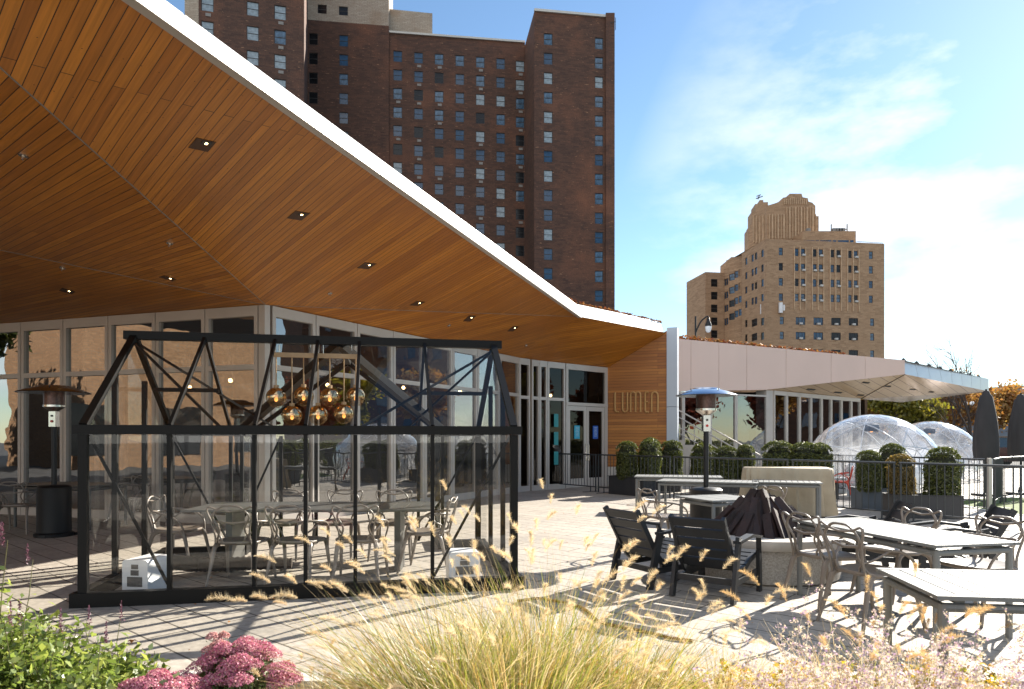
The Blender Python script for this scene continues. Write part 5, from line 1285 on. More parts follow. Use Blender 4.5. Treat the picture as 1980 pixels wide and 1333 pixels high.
def boxwood(x, y, z0, w, h, seed, label, mat=m_box, group='clipped boxwood shrubs'):
    r = empty('boxwood', (x, y, z0), 0, label, 'shrub', group); vr = random.Random(seed * 7); w *= vr.uniform(.96, 1.05); h *= vr.uniform(.97, 1.06); k = (seed % 3, mat.name)
    if k not in _bx:
        V, F = boxshape(.62, 1.0, 8500, seed % 3 + 1, mat); o = arrmesh('foliage', V, F, mat); _bx[k] = o.data; bpy.data.objects.remove(o)
    o = bpy.data.objects.new('foliage', _bx[k]); sc.collection.objects.link(o); o.parent = r; o.scale = (w / .62 * vr.uniform(.94, 1.07), w / .62 * vr.uniform(.94, 1.07), h); o.rotation_euler = (vr.uniform(-.05, .05), vr.uniform(-.06, .06), seed * 1.3)
    b = MB(); b.lathe((0, 0, 0), [(w * .34, .03), (w * .41, .15), (w * .41, h - w * .42), (w * .3, h - w * .2), (.01, h - w * .12)], 14); b.build('twigs', m_barkd, r, smooth=True)
    return r
m_barkd = M('inner_twigs', (0.02, 0.022, 0.01), 0.95)
def planter(x, y, rz, l, w, h, label, mat=m_planter):
    r = empty('planter_box', (x, y, 0), rz, label, 'planter', 'planter boxes'); b = MB()
    for s in (-1, 1): b.box((0, s * (w / 2 - .015), h / 2), (l, .03, h)); b.box((s * (l / 2 - .015), 0, h / 2), (.03, w - .062, h))
    b.build('box', mat, r); b = MB(); b.box((0, 0, h - .06), (l - .07, w - .07, .03)); b.build('soil', m_soil, r)
    b = MB()
    for s in (-1, 1): b.box((0, s * (w / 2), h + .006), (l + .03, .045, .012)); b.box((s * (l / 2), 0, h + .006), (.045, w - .05, .012))
    b.build('lip', mat, r); return r
planter(3.30, 18.75, R(-52), 1.25, .55, .5, 'black planter beside the cedar wall, before the entrance')
boxwood(3.18, 18.8, .42, .60, 1.04, 1, 'left one of two boxwoods in front of the cedar wall'); boxwood(3.72, 18.55, .42, .58, 1.02, 2, 'right one of two boxwoods in front of the cedar wall, its right edge sunlit')
planter(4.4, 20.2, R(-20), 1.2, .5, .45, 'black planter in the shadow of the grey column')
boxwood(4.13, 20.4, .38, .60, 1.12, 3, 'left one of two dark boxwoods at the foot of the grey column'); boxwood(4.72, 20.2, .38, .66, 1.10, 4, 'right one of two dark boxwoods at the foot of the grey column')
planter(6.1, 19.4, R(-8), 1.9, .5, .4, 'black planter behind the heater pole')
boxwood(5.42, 19.5, .34, .64, 1.0, 5, 'boxwood directly left of the heater pole'); boxwood(6.08, 19.4, .34, .62, .99, 6, 'boxwood just right of the heater pole'); boxwood(6.64, 19.5, .34, .56, 1.0, 7, 'boxwood between the heater pole and the beige cover')
planter(7.6, 17.9, R(-20), 1.7, .55, .45, 'black planter behind the beige cover')
boxwood(7.12, 18.2, .4, .74, 1.03, 8, 'left one of three merged boxwoods behind the beige cover'); boxwood(7.66, 17.9, .4, .74, 1.02, 9, 'middle one of three merged boxwoods behind the beige cover'); boxwood(8.10, 18.0, .4, .62, 1.0, 10, 'right one of three merged boxwoods, next to the dome')
planter(7.95, 14.9, R(-4), .85, .55, .46, 'blue-grey planter behind the barriers, left of the black one', m_planterb)
planter(8.02, 13.35, R(-10), 1.25, .55, .44, 'black planter box directly behind the front barriers')
boxwood(7.72, 14.75, .4, .46, .86, 11, 'leftmost of four boxwoods behind the front barriers at right')
boxwood(8.35, 15.0, .4, .54, .95, 12, 'rearmost of four boxwoods behind the front barriers, half hidden by the bronze one')
boxwood(7.66, 13.42, .38, .50, .84, 13, 'bronze tinted boxwood in the black planter', m_boxr)
boxwood(8.36, 13.28, .38, .60, .92, 14, 'green boxwood at the right end of the black planter')

# ------------------------------------------------------------------ clear domes
import bmesh
m_film = glassmat('clear_dome_film', (.93, .94, .96), 1.6, .03, wav=.006, rough=.10, ws=2.0, film=.17)
def dome(x, y, rz, label):
    r = empty('garden_dome', (x, y, 0), rz, label, 'dome', 'clear geodesic garden domes'); bm = bmesh.new(); bmesh.ops.create_icosphere(bm, subdivisions=2, radius=1.8)
    zc = .40; bmesh.ops.translate(bm, verts=bm.verts, vec=(0, 0, zc)); kill = [v for v in bm.verts if v.co.z < -.75]; bmesh.ops.delete(bm, geom=kill, context='VERTS')
    for v in bm.verts:
        if v.co.z < .02: v.co.z = .02
    b = MB(); f = MB()
    for e in bm.edges:
        a, c = e.verts[0].co.copy(), e.verts[1].co.copy()
        zc_ = Vector((0, 0, zc)); lifted = min(a.z, c.z) > .05
        b.tube([(zc_ + ((a - zc_).lerp(c - zc_, t / 4)).normalized() * 1.8) if lifted else a.lerp(c, t / 4) for t in range(5)], .016, 6)
    bm.free(); bs_ = bmesh.new(); bmesh.ops.create_icosphere(bs_, subdivisions=4, radius=1.815); bmesh.ops.translate(bs_, verts=bs_.verts, vec=(0, 0, zc))
    bmesh.ops.delete(bs_, geom=[v for v in bs_.verts if v.co.z < -.02], context='VERTS')
    n0 = {v: i for i, v in enumerate(bs_.verts)}; f.v = [tuple(v.co) for v in bs_.verts]; f.f = [tuple(n0[v] for v in fc.verts) for fc in bs_.faces]; f.mi = [0] * len(f.f)
    bs_.free()
    b.build('struts', m_whitebox, r, smooth=True); f.build('film_cover', m_film, r)
    b = MB(); b.lathe((0, 0, 1.80), [(.02, .2), (.19, .12), (.20, .0), (.17, -.06)], 20); b.build('pendant_lamp', m_joint, r, smooth=True); b = MB(); b.sphere((0, 0, 1.78), .06, 10, 8); b.build('bulb', m_bulb, r, smooth=True)
    b = MB(); b.lathe((0, 0, 0), [(.25, .01), (.25, .03), (.03, .05), (.03, .70), (.42, .71), (.42, .735), (.01, .736)], 24); b.build('table', m_blacks, r, smooth=True, ang=30)
    for k in range(4):
        b = MB(); a = k * math.pi / 2 + .5; b.box((.85 * math.cos(a), .85 * math.sin(a), .22), (.55, .55, .42), rz=a); b.box((1.09 * math.cos(a), 1.09 * math.sin(a), .55), (.12, .55, .5), rz=a); b.build('seat', m_silver, r)
    return r
dome(9.95, 18.9, .3, 'larger looking clear geodesic dome behind the boxwoods'); dome(15.9, 26.0, 1.0, 'clear geodesic dome farther back, partly hidden by the nearer dome')

# ------------------------------------------------------------------ closed umbrellas
def umbrella(x, y, H, label, sd_):
    r = empty('closed_umbrella', (x, y, 0), 0, label, 'umbrella', 'closed charcoal umbrellas')
    b = MB(); n = 40; prof = [(.05, H), (.075, H - .02), (.10, H - .10), (.15, H - .17), (.19, H - .45), (.245, H - .85), (.275, H - 1.25), (.28, H - 1.6), (.26, H - 1.84)]
    for r_, z in prof:
        for j in range(n):
            t = 2 * math.pi * j / n; k = 1 + (.09 * abs(math.sin(4 * t + sd_)) + .04 * math.sin(9 * t + z * 2)) * min(1, (H - z) * 1.5); b.v.append((r_ * k * math.cos(t), r_ * k * math.sin(t), z))
    for i in range(len(prof) - 1):
        for j in range(n): j2 = (j + 1) % n; b.f.append((i * n + j, (i + 1) * n + j, (i + 1) * n + j2, i * n + j2)); b.mi.append(0)
    b.f.append(tuple(range(n))); b.mi.append(0); b.build('cover', m_umb, r, smooth=True, ang=70)
    b = MB(); b.tube([(0, 0, .05), (0, 0, H + .04)], .028, 10); b.build('pole', m_blacks, r, smooth=True); b = MB(); b.lathe((0, 0, 0), [(.35, 0), (.35, .06), (.05, .09), (.04, .2)], 24); b.build('base', m_blacks, r, smooth=True, ang=30)
umbrella(12.85, 18.5, 2.84, 'closed charcoal umbrella right of the domes', 0.3); umbrella(14.12, 18.95, 2.77, 'closed charcoal umbrella at the right picture edge', 1.1)

# ------------------------------------------------------------------ street lamps, car, trees
sl = empty('street_lamp', (X(1345, 46), 46, 0), 0, 'black street lamp with a curved arm and a teardrop globe rising behind the pavilion roof', 'street lamp')
b = MB(); x0 = 0; b.tube([(0, 0, 0), (0, 0, EYE + (850 - 612) / FP * 46)], [.11, .06], 10); b.build('pole', m_blacks, sl, smooth=True)
Zp = lambda py: EYE + (850 - py) / FP * 46; Xp = lambda px: (px - 1345) / FP * 46
b = MB(); b.tube(smooth_path([(0, 0, Zp(645)), (Xp(1350), 0, Zp(632)), (Xp(1357), 0, Zp(620)), (Xp(1368), 0, Zp(612)), (Xp(1369.5), 0, Zp(618))]), .05, 8); b.build('arm', m_blacks, sl, smooth=True)
b = MB(); b.lathe((Xp(1369.5), 0, Zp(631)), [(.22, 0), (.21, .12), (.12, .34), (.10, .5), (.03, .6)], 16); b.build('lamp_hood', m_blacks, sl, smooth=True)
b = MB(); b.lathe((Xp(1369.5), 0, Zp(644)), [(.01, 0), (.12, .05), (.18, .18), (.20, .34), (.2, .44)], 16); b.build('lamp_globe', m_lamp, sl, smooth=True)
tl = empty('twin_globe_lamp', (X(1873, 55), 55, 0), 0, 'twin white globe lamp on a pole in front of the orange trees', 'street lamp')
b = MB(); b.tube([(0, 0, 0), (0, 0, 4.3)], .07, 8); b.bar((-.3, 0, 4.2), (.3, 0, 4.2), .06, .06); b.build('pole', m_blacks, tl)
for s in (-1, 1): b = MB(); b.sphere((s * .27, 0, 4.42), .17, 12, 8); b.build('lamp_globe', m_lamp, tl, smooth=True)

def car(x, y, rz, label, paint):
    r = empty('parked_car', (x, y, 0), rz, label, 'car', 'parked cars beyond the lawn'); L, W = 4.7, 1.85
    b = MB(); sec = [(-2.35, .45, .95), (-2.3, .35, 1.0), (-1.2, .3, 1.08), (1.1, .3, 1.08), (2.2, .32, .95), (2.35, .42, .8)]
    for i in range(len(sec) - 1):
        (x0, a0, t0), (x1, a1, t1) = sec[i], sec[i + 1]; h = W / 2
        b.poly([(x0, -h, a0), (x1, -h, a1), (x1, -h, t1), (x0, -h, t0)]); b.poly([(x0, h, t0), (x1, h, t1), (x1, h, a1), (x0, h, a0)]); b.poly([(x0, -h, t0), (x1, -h, t1), (x1, h, t1), (x0, h, t0)]); b.poly([(x0, h, a0), (x1, h, a1), (x1, -h, a1), (x0, -h, a0)])
    b.poly([(-2.35, h, .45), (-2.35, -h, .45), (-2.35, -h, .95), (-2.35, h, .95)]); b.poly([(2.35, -h, .42), (2.35, h, .42), (2.35, h, .8), (2.35, -h, .8)]); b.build('body', paint, r)
    b = MB(); b.prism([(-2.15, -.80, 1.06), (1.35, -.80, 1.06), (.65, -.70, 1.62), (-1.9, -.70, 1.62)], (0, 1.5, 0)); b.build('cabin_glass', m_cglass, r)
    b = MB(); b.box((-.62, .0, 1.66), (2.5, 1.48, .07)); b.build('roof', paint, r)
    for wx in (-1.45, 1.45):
        for s in (-1, 1):
            b = MB(); b.tube([(wx, s * .72, .34), (wx, s * .94, .34)], .34, 20); w_ = b.build('wheel', m_tyre, r); b = MB(); b.tube([(wx, s * .93, .34), (wx, s * .955, .34)], .2, 14); b.build('rim', m_silver, w_)
    for s in (-1, 1): b = MB(); b.box((-2.36, s * .75, .88), (.04, .26, .16)); b.build('tail_light', m_red, r); b = MB(); b.box((2.36, s * .7, .68), (.04, .3, .14)); b.build('headlight', m_lamp, r)
    return r
car(27.4, 38.5, R(12), 'dark red car parked between the two closed umbrellas', m_car)
car(30.5, 14, R(80), 'silver car parked off to the right, mirrored in the glass wall', m_car2)

def tree(x, y, h, cr, label, leaf=None, nl=6000, seed=1, trunk_r=.16, group=None, ls=.10, crown_z=.55, z0=0, squash=.75):
    g = random.Random(seed); r = empty('tree', (x, y, z0), 0, label, 'tree', group); b = MB(); tips = []
    def grow(p, d, L, rad, lev):
        n = 4; pts = [p]; q = p.copy(); dd = d.copy()
        for i in range(n):
            dd = (dd + Vector((g.uniform(-.16, .16), g.uniform(-.16, .16), g.uniform(-.03, .12)))).normalized(); q = q + dd * (L / n); pts.append(q.copy())
        b.tube(pts, [rad * (1 - .5 * i / n) for i in range(n + 1)], 6 if lev > 1 else 8)
        if lev >= 2: tips.extend(pts[1:])
        if lev < 4:
            for k in range(3 if lev < 3 else 2):
                a = g.uniform(0, 6.3); tilt = g.uniform(.35, .8); perp = dd.orthogonal().normalized(); perp.rotate(Matrix.Rotation(a, 3, dd)); nd = (dd * math.cos(tilt) + perp * math.sin(tilt)).normalized(); grow(pts[g.choice((2, 3, 4))], nd, L * g.uniform(.58, .78), rad * .52, lev + 1)
            grow(pts[-1], dd, L * .7, rad * .5, lev + 1)
    grow(Vector((0, 0, 0)), Vector((0, 0, 1)), h * .42, trunk_r, 0); b.build('trunk', m_bark, r, smooth=True, ang=60)
    if leaf:
        rg = np.random.default_rng(seed); T = np.array([tuple(t) for t in tips]); idx = rg.integers(0, len(T), nl); Pn = T[idx] + rg.normal(size=(nl, 3)) * np.array([.32, .32, .24]) * cr * .42
        V, F = leafcloud(Pn, rg.normal(size=(nl, 3)), ls, 1.0, .6); arrmesh('crown', V, F, leaf, r)
    return r
TB = 'autumn trees beyond the domes'
tree(-30, 9.5, 8, 3, 'dark green street tree mirrored at the far left of the glass wall', m_box, 9000, 61, group='trees mirrored in the left glass wall', ls=.22)
tree(-29, 14, 8, 3, 'second dark green street tree mirrored at the far left of the glass wall', m_box, 9000, 62, group='trees mirrored in the left glass wall', ls=.22)
tree(X(1738, 62), 62, 6.2, 3.0, 'yellow-green tree beyond the domes, beside the tan brick block', m_tgreen, 9000, 11, group=TB, ls=.17)
tree(X(1775, 66), 66, 6.6, 3.0, 'golden green tree beyond the domes, second from the tan brick block', m_tgreen, 9000, 12, group=TB, ls=.18)
tree(X(1716, 70), 70, 6.0, 2.8, 'low orange tree at the foot of the tan brick block', m_torange, 6000, 13, group=TB, ls=.17)
tree(X(1835, 70), 70, 7.4, 3.4, 'bright orange tree right of the golden green ones', m_torange, 8000, 14, group=TB, ls=.18)
tree(X(1900, 84), 84, 7.4, 4.0, 'orange tree behind the left closed umbrella', m_torange, 8000, 15, group=TB, ls=.2)
tree(X(1965, 90), 90, 7.6, 4.4, 'orange tree behind the right closed umbrella', m_torange, 9000, 16, group=TB, ls=.22)
tree(X(1876, 50), 50, 8.6, 2.2, 'bare leafless tree above the tip of the silver canopy', None, 0, 27, trunk_r=.14, group='bare trees')
tree(X(1846, 54), 54, 7.4, 2.2, 'smaller bare leafless tree left of the tall bare one', None, 0, 31, trunk_r=.11, group='bare trees')
TM = 'trees mirrored in the right glass wall'
for i, (x, y, hh, lf) in enumerate([(34, 15, 6.0, m_tred), (40, 27, 6.5, m_tgreen), (36, 22, 5.0, m_tred), (44, 34, 7, m_torange)]):
    tree(x, y, hh, 3, ['small red tree mirrored in the right glass wall', 'green tree mirrored in the right glass wall', 'low red tree mirrored beside the green one', 'orange tree mirrored in the right glass wall'][i], lf, 5000, 40 + i, group=TM, ls=.2)
hdg = empty('hedge', (22, 12, 0), 0, 'green hedge along the street, mirrored in the right glass wall', 'hedge')
n_ = 16000; gg = np.random.default_rng(8); Pn = np.stack([22 + gg.normal(size=n_) * .5 + 0, 2 + gg.random(n_) * 20, gg.random(n_) ** .8 * 1.5], 1) - np.array([22, 12, 0]); V, F = leafcloud(Pn, gg.normal(size=(n_, 3)), .07, 1); arrmesh('foliage', V, F, m_box, hdg)

# ------------------------------------------------------------------ hose and stray leaves
b = MB(); hp = []
for px, py in [(1000, 1165), (1040, 1160), (1075, 1165), (1105, 1172), (1125, 1178), (1142, 1190), (1160, 1206), (1200, 1216), (1250, 1226), (1300, 1238), (1340, 1243)]:
    Y = 2006.4 / (py - 850); hp.append((X(px, Y), Y, .014))
b.tube(smooth_path(hp, 5), .013, 8); tag(b.build('garden_hose', m_yhose, smooth=True), 'amber garden hose winding over the paving behind the grasses', 'hose')
lrn = random.Random(12)
for px, py, lb in [(1215, 978, 'orange fallen leaf on the paving left of the arm chair by the square table'), (255, 1244, 'small orange fallen leaf on the paving before the greenhouse'), (528, 1161, 'brown curled leaf at the greenhouse sill'), (1280, 975, 'brown fallen leaf in the shadow by the far tables')]:
    Y = 2006.4 / (py - 850); c_ = Vector((X(px, Y), Y, .012)); b = MB(); s = .05; a = lrn.uniform(0, 6)
    pts = [c_ + Vector((s * rr_ * math.cos(a + t), s * rr_ * math.sin(a + t), .012 * (k % 2))) for k, (t, rr_) in enumerate([(0, 1), (.6, .5), (1.2, .9), (2, .5), (2.7, .85), (3.4, .45), (4.1, .9), (4.9, .5), (5.5, .8), (6, .45)])]
    for i in range(len(pts)): b.poly([c_ + Vector((0, 0, .01)), pts[i], pts[(i + 1) % len(pts)]])
    tag(b.build('fallen_leaf', m_drop), lb, 'leaf', 'fallen leaves on the paving')

g = np.random.default_rng(77); n = 420
V, F = leafcloud(np.stack([-8 + g.random(n) * 18, 4.3 + g.random(n) ** 1.4 * 16, np.full(n, .012)], 1), np.tile(np.array([0, 0, 1.0]), (n, 1)), .016, .25, .5); V[:, 2] = np.maximum(V[:, 2], .004)
tag(arrmesh('leaf_litter', V, F, m_drop), 'tiny dry leaf crumbs scattered over the paving', 'leaf litter', kind='stuff')
# ------------------------------------------------------------------ foreground planting
class NPM:
    def __init__(s): s.V = []; s.F = []; s.n = 0
    def add(s, V, F): s.V.append(V); s.F.append(F + s.n); s.n += len(V)
    def build(s, name, mat, parent): return arrmesh(name, np.concatenate(s.V), np.concatenate(s.F), mat, parent) if s.V else None
def ribbons(base, d0, L, w, bend, segs=6, g=None):
    """blades: base (n,3), initial dir (n,3), length (n,), width (n,), bend = downward droop"""
    n = len(base); d0 = d0 / np.linalg.norm(d0, axis=1, keepdims=True); side = np.cross(d0, np.array([0, 0, 1.0])) + g.normal(size=(n, 3)) * .35; side /= np.linalg.norm(side, axis=1, keepdims=True) + 1e-9
    rows = []; p = base.copy(); d = d0.copy(); hor = d0.copy(); hor[:, 2] = 0; hor /= np.linalg.norm(hor, axis=1, keepdims=True) + 1e-9
    for i in range(segs + 1):
        t = i / segs; ww = (w * (1 - t) ** .7 * .5 + .0003)[:, None]; rows.append(np.stack([p - side * ww, p + side * ww], 1))
        d = d + (hor * .5 - np.array([0, 0, 1.0]) * .9) * (bend * (.35 + t) * 1.6 / segs)[:, None]; d /= np.linalg.norm(d, axis=1, keepdims=True); p = p + d * (L / segs)[:, None]
    V = np.stack(rows, 1).reshape(n, -1, 3); k = (segs + 1) * 2; F = []
    for i in range(segs): F.append([2 * i, 2 * i + 1, 2 * i + 3, 2 * i + 2])
    F = (np.array(F)[None] + (np.arange(n) * k)[:, None, None]).reshape(-1, 4); return V.reshape(-1, 3), F, p, d
def plume_hairs(p0, d0, L, rad, nh, g, droop=.6):
    """hairs around a curved spine; returns tri mesh quads (thin rhombi)"""
    t = g.random(nh); d = d0 / np.linalg.norm(d0); hor = np.array([d[0], d[1], 0]); spine = p0[None] + d[None] * (t * L)[:, None] + (hor[None] * .3 - np.array([0, 0, 1.0])[None]) * (droop * L * t ** 2 * .6)[:, None]
    prof = np.sin(np.pi * np.clip(t * .93 + .07, 0, 1)) ** .55; a = g.normal(size=(nh, 3)); a -= (a @ d)[:, None] * d[None]; a /= np.linalg.norm(a, axis=1, keepdims=True) + 1e-9
    hd = a * .85 + d[None] * .65; long_ = g.random(nh) < .22; tip = spine + hd * (rad * prof * np.where(long_, 1.1 + .6 * g.random(nh), .30 + .55 * g.random(nh)))[:, None]; sd_ = np.cross(hd, g.normal(size=(nh, 3))); sd_ /= np.linalg.norm(sd_, axis=1, keepdims=True) + 1e-9
    w = .00042; mid = spine * .6 + tip * .4; V = np.stack([spine, mid - sd_ * w, tip, mid + sd_ * w], 1).reshape(-1, 3); return V, np.arange(4 * nh).reshape(nh, 4)
def fountain_grass(x, y, h, sp, nb, npl, seed, label, ripe=False, dry=.25, lean=(0, 0), pl=.105, group='fountain grass clumps'):
    g = np.random.default_rng(seed); r = empty('fountain_grass', (x, y, .03), 0, label, 'grass clump', group)
    def mk(n, Lm, wd, bmul, th0=.6):
        th = g.random(n) * 2 * np.pi; rr_ = g.random(n) ** .7 * sp * .35; base = np.stack([rr_ * np.cos(th), rr_ * np.sin(th), np.zeros(n)], 1); tilt = g.random(n) ** .8 * th0
        d = np.stack([np.cos(th) * np.sin(tilt) + lean[0], np.sin(th) * np.sin(tilt) + lean[1], np.cos(tilt)], 1); L = Lm * (.6 + .5 * g.random(n)); return ribbons(base, d, L, np.full(n, wd) * (.7 + .6 * g.random(n)), bmul * (.3 + g.random(n)), 6, g)
    V, F, _, _ = mk(int(nb * (1 - dry)), h * .82, .0055, .55); m = NPM(); m.add(V, F); m.build('green_blades', m_blade, r)
    V, F, _, _ = mk(int(nb * dry), h * .9, .0045, .7, .85); m = NPM(); m.add(V, F); m.build('dry_blades', m_bladed, r)
    V, F, p, d = mk(npl, h * .99, .0028, .36, .50); m = NPM(); m.add(V, F); m.build('stalks', m_bladed, r); m = NPM()
    for i in range(npl):
        Vh, Fh = plume_hairs(p[i], d[i], pl * (.75 + .6 * g.random()), .022, 520, g); m.add(Vh, Fh)
    m.build('plumes', m_plumer if ripe else m_plume, r); return r
fountain_grass(-.34, 3.35, .98, .75, 1300, 44, 101, 'large green and gold fountain grass clump in the middle foreground, plumes over the greenhouse sill', lean=(-.22, 0), dry=.45)
fountain_grass(.02, 3.05, .86, .70, 1500, 34, 102, 'dense green fountain grass clump at the bottom centre', lean=(0, 0), dry=.32)
fountain_grass(.12, 3.75, .98, .70, 900, 44, 103, 'fountain grass clump with fluffy plumes in front of the right white heater box', lean=(-.10, 0), dry=.35)
fountain_grass(.55, 3.45, .80, .6, 700, 26, 104, 'thin fountain grass clump just right of centre', lean=(.1, 0), dry=.4)
fountain_grass(1.02, 3.55, .56, .5, 300, 34, 105, 'low fountain grass clump before the black lounge chairs, plumes bending left', ripe=False, lean=(-.25, 0), dry=.7)
fountain_grass(1.52, 3.05, .72, .45, 240, 24, 106, 'ripe golden fountain grass clump left of the nearest grey table', ripe=True, dry=.8, pl=.13)
fountain_grass(1.95, 3.35, .66, .4, 220, 20, 107, 'ripe golden fountain grass clump in front of the nearest grey table', ripe=True, dry=.8, pl=.12)
fountain_grass(-1.02, 3.35, .36, .5, 260, 14, 108, 'pale dried grass tuft between the pink stonecrop and the green grass', dry=.9, pl=.07)

def sedum(x, y, rad, h, seed, label, fl, group='pink stonecrop mounds', nh=46):
    g = np.random.default_rng(seed); r = empty('stonecrop', (x, y, .03), 0, label, 'flowers', group); m = NPM(); lf = NPM(); st = MB()
    for i in range(nh):
        a = g.random() * 6.283; q = math.sqrt(g.random()); cx, cy = rad * q * math.cos(a), rad * q * math.sin(a); cz = h * (1 - .5 * q ** 2.4) + g.normal() * .012; hr = rad * (.20 + .07 * g.random()); n = 620
        th = g.random(n) * 6.283; rr_ = np.sqrt(g.random(n)); px_, py_ = hr * rr_ * np.cos(th), hr * rr_ * np.sin(th); pz = -rr_ ** 2 * hr * .55 + g.normal(size=n) * .004
        Pn = np.stack([cx + px_, cy + py_, cz + pz], 1); Nn = np.stack([px_ / hr * .8 + cx / rad * .4, py_ / hr * .8 + cy / rad * .4, np.ones(n)], 1); V, F = leafcloud(Pn, Nn, .0046, .7, .75); m.add(V, F)
        st.tube([(cx * .4, cy * .4, 0), (cx * .9, cy * .9, cz - .03)], .004, 5)
        nl = 34; tl_ = g.random(nl); Pl = np.stack([cx * (.4 + .5 * tl_), cy * (.4 + .5 * tl_), cz * tl_ * .92], 1) + g.normal(size=(nl, 3)) * .02; V, F = leafcloud(Pl, g.normal(size=(nl, 3)), .024, 1, .6); lf.add(V, F)
    m.build('flower_heads', fl, r); lf.build('leaves', m_sedl, r); st.build('stems', m_stem, r); return r
sedum(-1.36, 3.42, .27, .48, 201, 'tall magenta pink stonecrop mound, right one of the pair at the lower left', m_pink)
sedum(-1.62, 3.12, .26, .42, 202, 'magenta pink stonecrop mound, left one of the pair at the lower left', m_pink)
sedum(-1.50, 3.50, .13, .50, 203, 'small pale pink stonecrop head cluster behind the magenta pair', m_pinkpale, nh=22)
sedum(-1.05, 3.0, .17, .36, 204, 'dried beige stonecrop mound right of the pink ones', m_dry, nh=24)

def salvia(x, y, h, rad, ns, seed, label, spikes=6, group='green salvia bushes'):
    g = np.random.default_rng(seed); r = empty('salvia_bush', (x, y, .03), 0, label, 'bush', group); st = MB(); lf = NPM()
    for i in range(ns):
        a = g.random() * 6.283; q = math.sqrt(g.random()); top = np.array([rad * q * math.cos(a), rad * q * math.sin(a), h * (.62 + .3 * g.random()) * (1 - .25 * q)]); tall = i < spikes
        if tall: top[2] = h * (1.0 + .35 * g.random()); top[:2] *= .8
        b0 = np.array([top[0] * .35, top[1] * .35, 0]); pts = [tuple(b0 + (top - b0) * t + np.array([0.02 * math.sin(t * 5 + i), .02 * math.cos(t * 4 + i), 0])) for t in (0, .25, .5, .75, 1)]; st.tube(pts, [.0035, .003, .003, .0025, .0015], 5)
        nl = 34 if not tall else 26; t = .2 + .8 * g.random(nl); t = t if not tall else t * .82
        Pn = b0[None] + (top - b0)[None] * t[:, None] + g.normal(size=(nl, 3)) * (.034 if not tall else .020); V, F = leafcloud(Pn, np.stack([g.normal(size=nl) * .6, g.normal(size=nl) * .6, np.ones(nl)], 1), .023, .6, .5); lf.add(V, F)
        if tall:
            nf = 70; tf = g.random(nf); Pn = top[None] + np.array([[0, 0, 1]]) * (tf * .11 - .02)[:, None] + g.normal(size=(nf, 3)) * (.0055 * (1.2 - tf))[:, None]; V, F = leafcloud(Pn, g.normal(size=(nf, 3)), .0055, 1, .6); sp = NPM(); sp.add(V, F); sp.build('flower_spike', m_purp, r)
    st.build('stems', m_stem, r); lf.build('leaves', m_salv, r); return r
salvia(-2.58, 3.50, .74, .36, 130, 301, 'green salvia bush at the left picture edge with tall purple spikes', 4)
salvia(-2.28, 3.30, .56, .32, 110, 302, 'green salvia bush in the lower left corner, second from the edge', 3)
salvia(-1.98, 3.15, .48, .26, 90, 303, 'green salvia bush left of the pink stonecrop, with one tall stem', 1)
salvia(-2.05, 3.62, .44, .22, 50, 304, 'small green salvia with a single tall leafy stem before the greenhouse corner', 2)
salvia(-1.72, 2.85, .30, .2, 60, 305, 'low green salvia under the pink stonecrop', 1)

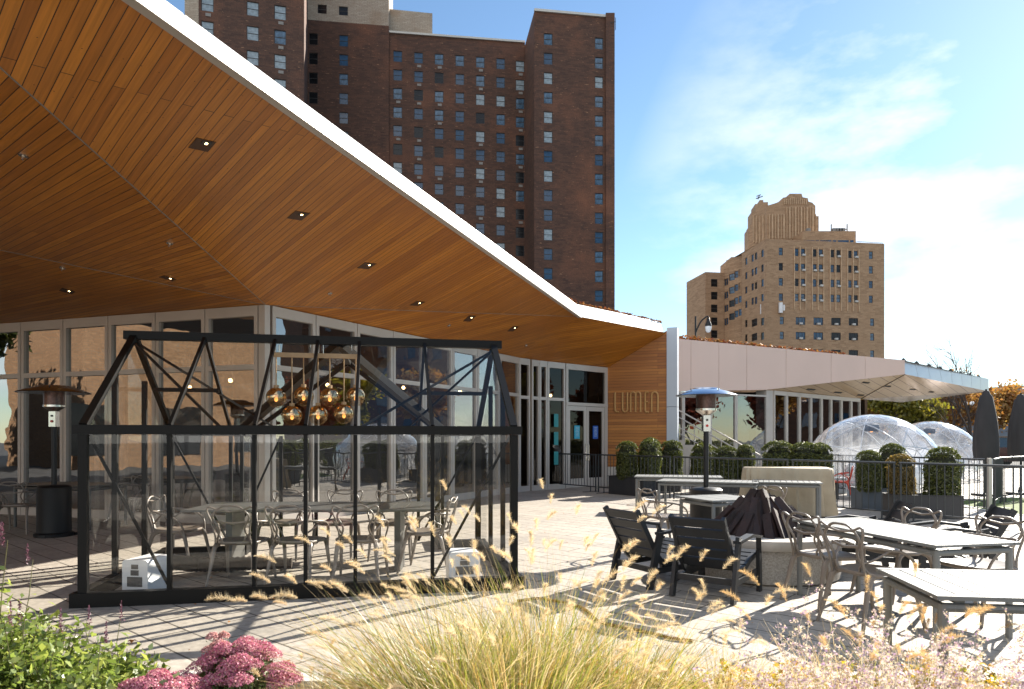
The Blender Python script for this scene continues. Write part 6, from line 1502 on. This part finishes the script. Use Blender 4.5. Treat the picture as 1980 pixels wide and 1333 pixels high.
def sage(x, y, h, rad, ns, seed, label, group='lilac russian sage clumps'):
    g = np.random.default_rng(seed); r = empty('russian_sage', (x, y, .03), 0, label, 'flowers', group); st = NPM(); fl = NPM()
    base = np.stack([g.normal(size=ns) * rad * .25, g.normal(size=ns) * rad * .25, np.zeros(ns)], 1); th = g.random(ns) * 6.283; tilt = g.random(ns) * .42; d = np.stack([np.cos(th) * np.sin(tilt) * 1.0, np.sin(th) * np.sin(tilt), np.cos(tilt)], 1); L = h * (.6 + .45 * g.random(ns))
    segs = 8; V, F, p, dd = ribbons(base, d, L, np.full(ns, .0045), .12 * (.3 + g.random(ns)), segs, g); st.add(V, F); rows = V.reshape(ns, segs + 1, 2, 3).mean(2)
    for i in range(ns):
        for s in range(3, segs + 1):
            for w in range(2):
                c0 = rows[i, s - 1] * (1 - w * .5) + rows[i, s] * w * .5; n = 16
                Pn = c0[None] + g.normal(size=(n, 3)) * np.array([.0085, .0085, .005]); V, F = leafcloud(Pn, g.normal(size=(n, 3)), .0052, 1, .7); fl.add(V, F)
        for k in range(4):
            s = g.integers(3, segs); b0 = rows[i, s]; dv = np.array([g.normal(), g.normal(), 1.2]); dv /= np.linalg.norm(dv); Ls = .07 + .07 * g.random(); V, F, _, _ = ribbons(b0[None], dv[None], np.array([Ls]), np.array([.0022]), np.array([.05]), 3, g); V2 = V; st.add(V2, F)
            for q in (.35, .6, .8, 1.0): n = 6; Pn = (b0 + dv * Ls * q)[None] + g.normal(size=(n, 3)) * .004; V, F = leafcloud(Pn, g.normal(size=(n, 3)), .0042, 1, .7); fl.add(V, F)
    st.build('stems', m_sage, r); fl.build('florets', m_lilac, r); return r
sage(1.06, 2.55, 1.06, .3, 16, 401, 'tall russian sage stems with lilac whorls before the black lounge chairs')
sage(1.42, 2.35, .86, .45, 46, 402, 'russian sage clump at the bottom right of centre')
sage(1.82, 2.55, .80, .5, 52, 403, 'broad russian sage clump under the nearest grey table')
sage(2.08, 2.30, .92, .45, 42, 404, 'russian sage clump at the lower right corner with a tall lilac stem')
sage(1.12, 2.85, .58, .4, 34, 405, 'low silvery russian sage clump beside the yellow leaves')
sage(1.50, 2.85, .68, .4, 34, 406, 'silvery russian sage clump in front of the ripe golden grass')

# low yellow leafed ground cover and thin filler grass
g = np.random.default_rng(55); n = 15000
xx = g.random(n) * 3.0 - .1; yy = 2.5 + g.random(n) * 1.45; hz = .16 + .10 * np.sin(xx * 7 + 1) * np.cos(yy * 6) + .05 * np.sin(xx * 17); zz = .05 + hz * (.4 + .6 * g.random(n)) + (yy < 3.2) * .06
V, F = leafcloud(np.stack([xx, yy, zz], 1), np.stack([g.normal(size=n) * .5, g.normal(size=n) * .5, np.ones(n)], 1), .017, .6, .65)
tag(arrmesh('ground_cover', V, F, m_yel), 'yellow, orange and green leafed ground cover between the grasses and the sage', 'ground cover', kind='stuff')
n = 9000; xx = -1.1 + g.random(n) * 3.6; yy = 2.3 + g.random(n) * 1.65; th = g.random(n) * 6.283; tl_ = g.random(n) * .7
V, F, _, _ = ribbons(np.stack([xx, yy, np.full(n, .03)], 1), np.stack([np.cos(th) * np.sin(tl_), np.sin(th) * np.sin(tl_), np.cos(tl_)], 1), .16 + .22 * g.random(n), np.full(n, .004), .5 * g.random(n), 4, g)
tag(arrmesh('short_grass', V, F, m_bladed), 'short dry straw coloured grass filling the bed between the clumps', 'grass', kind='stuff')
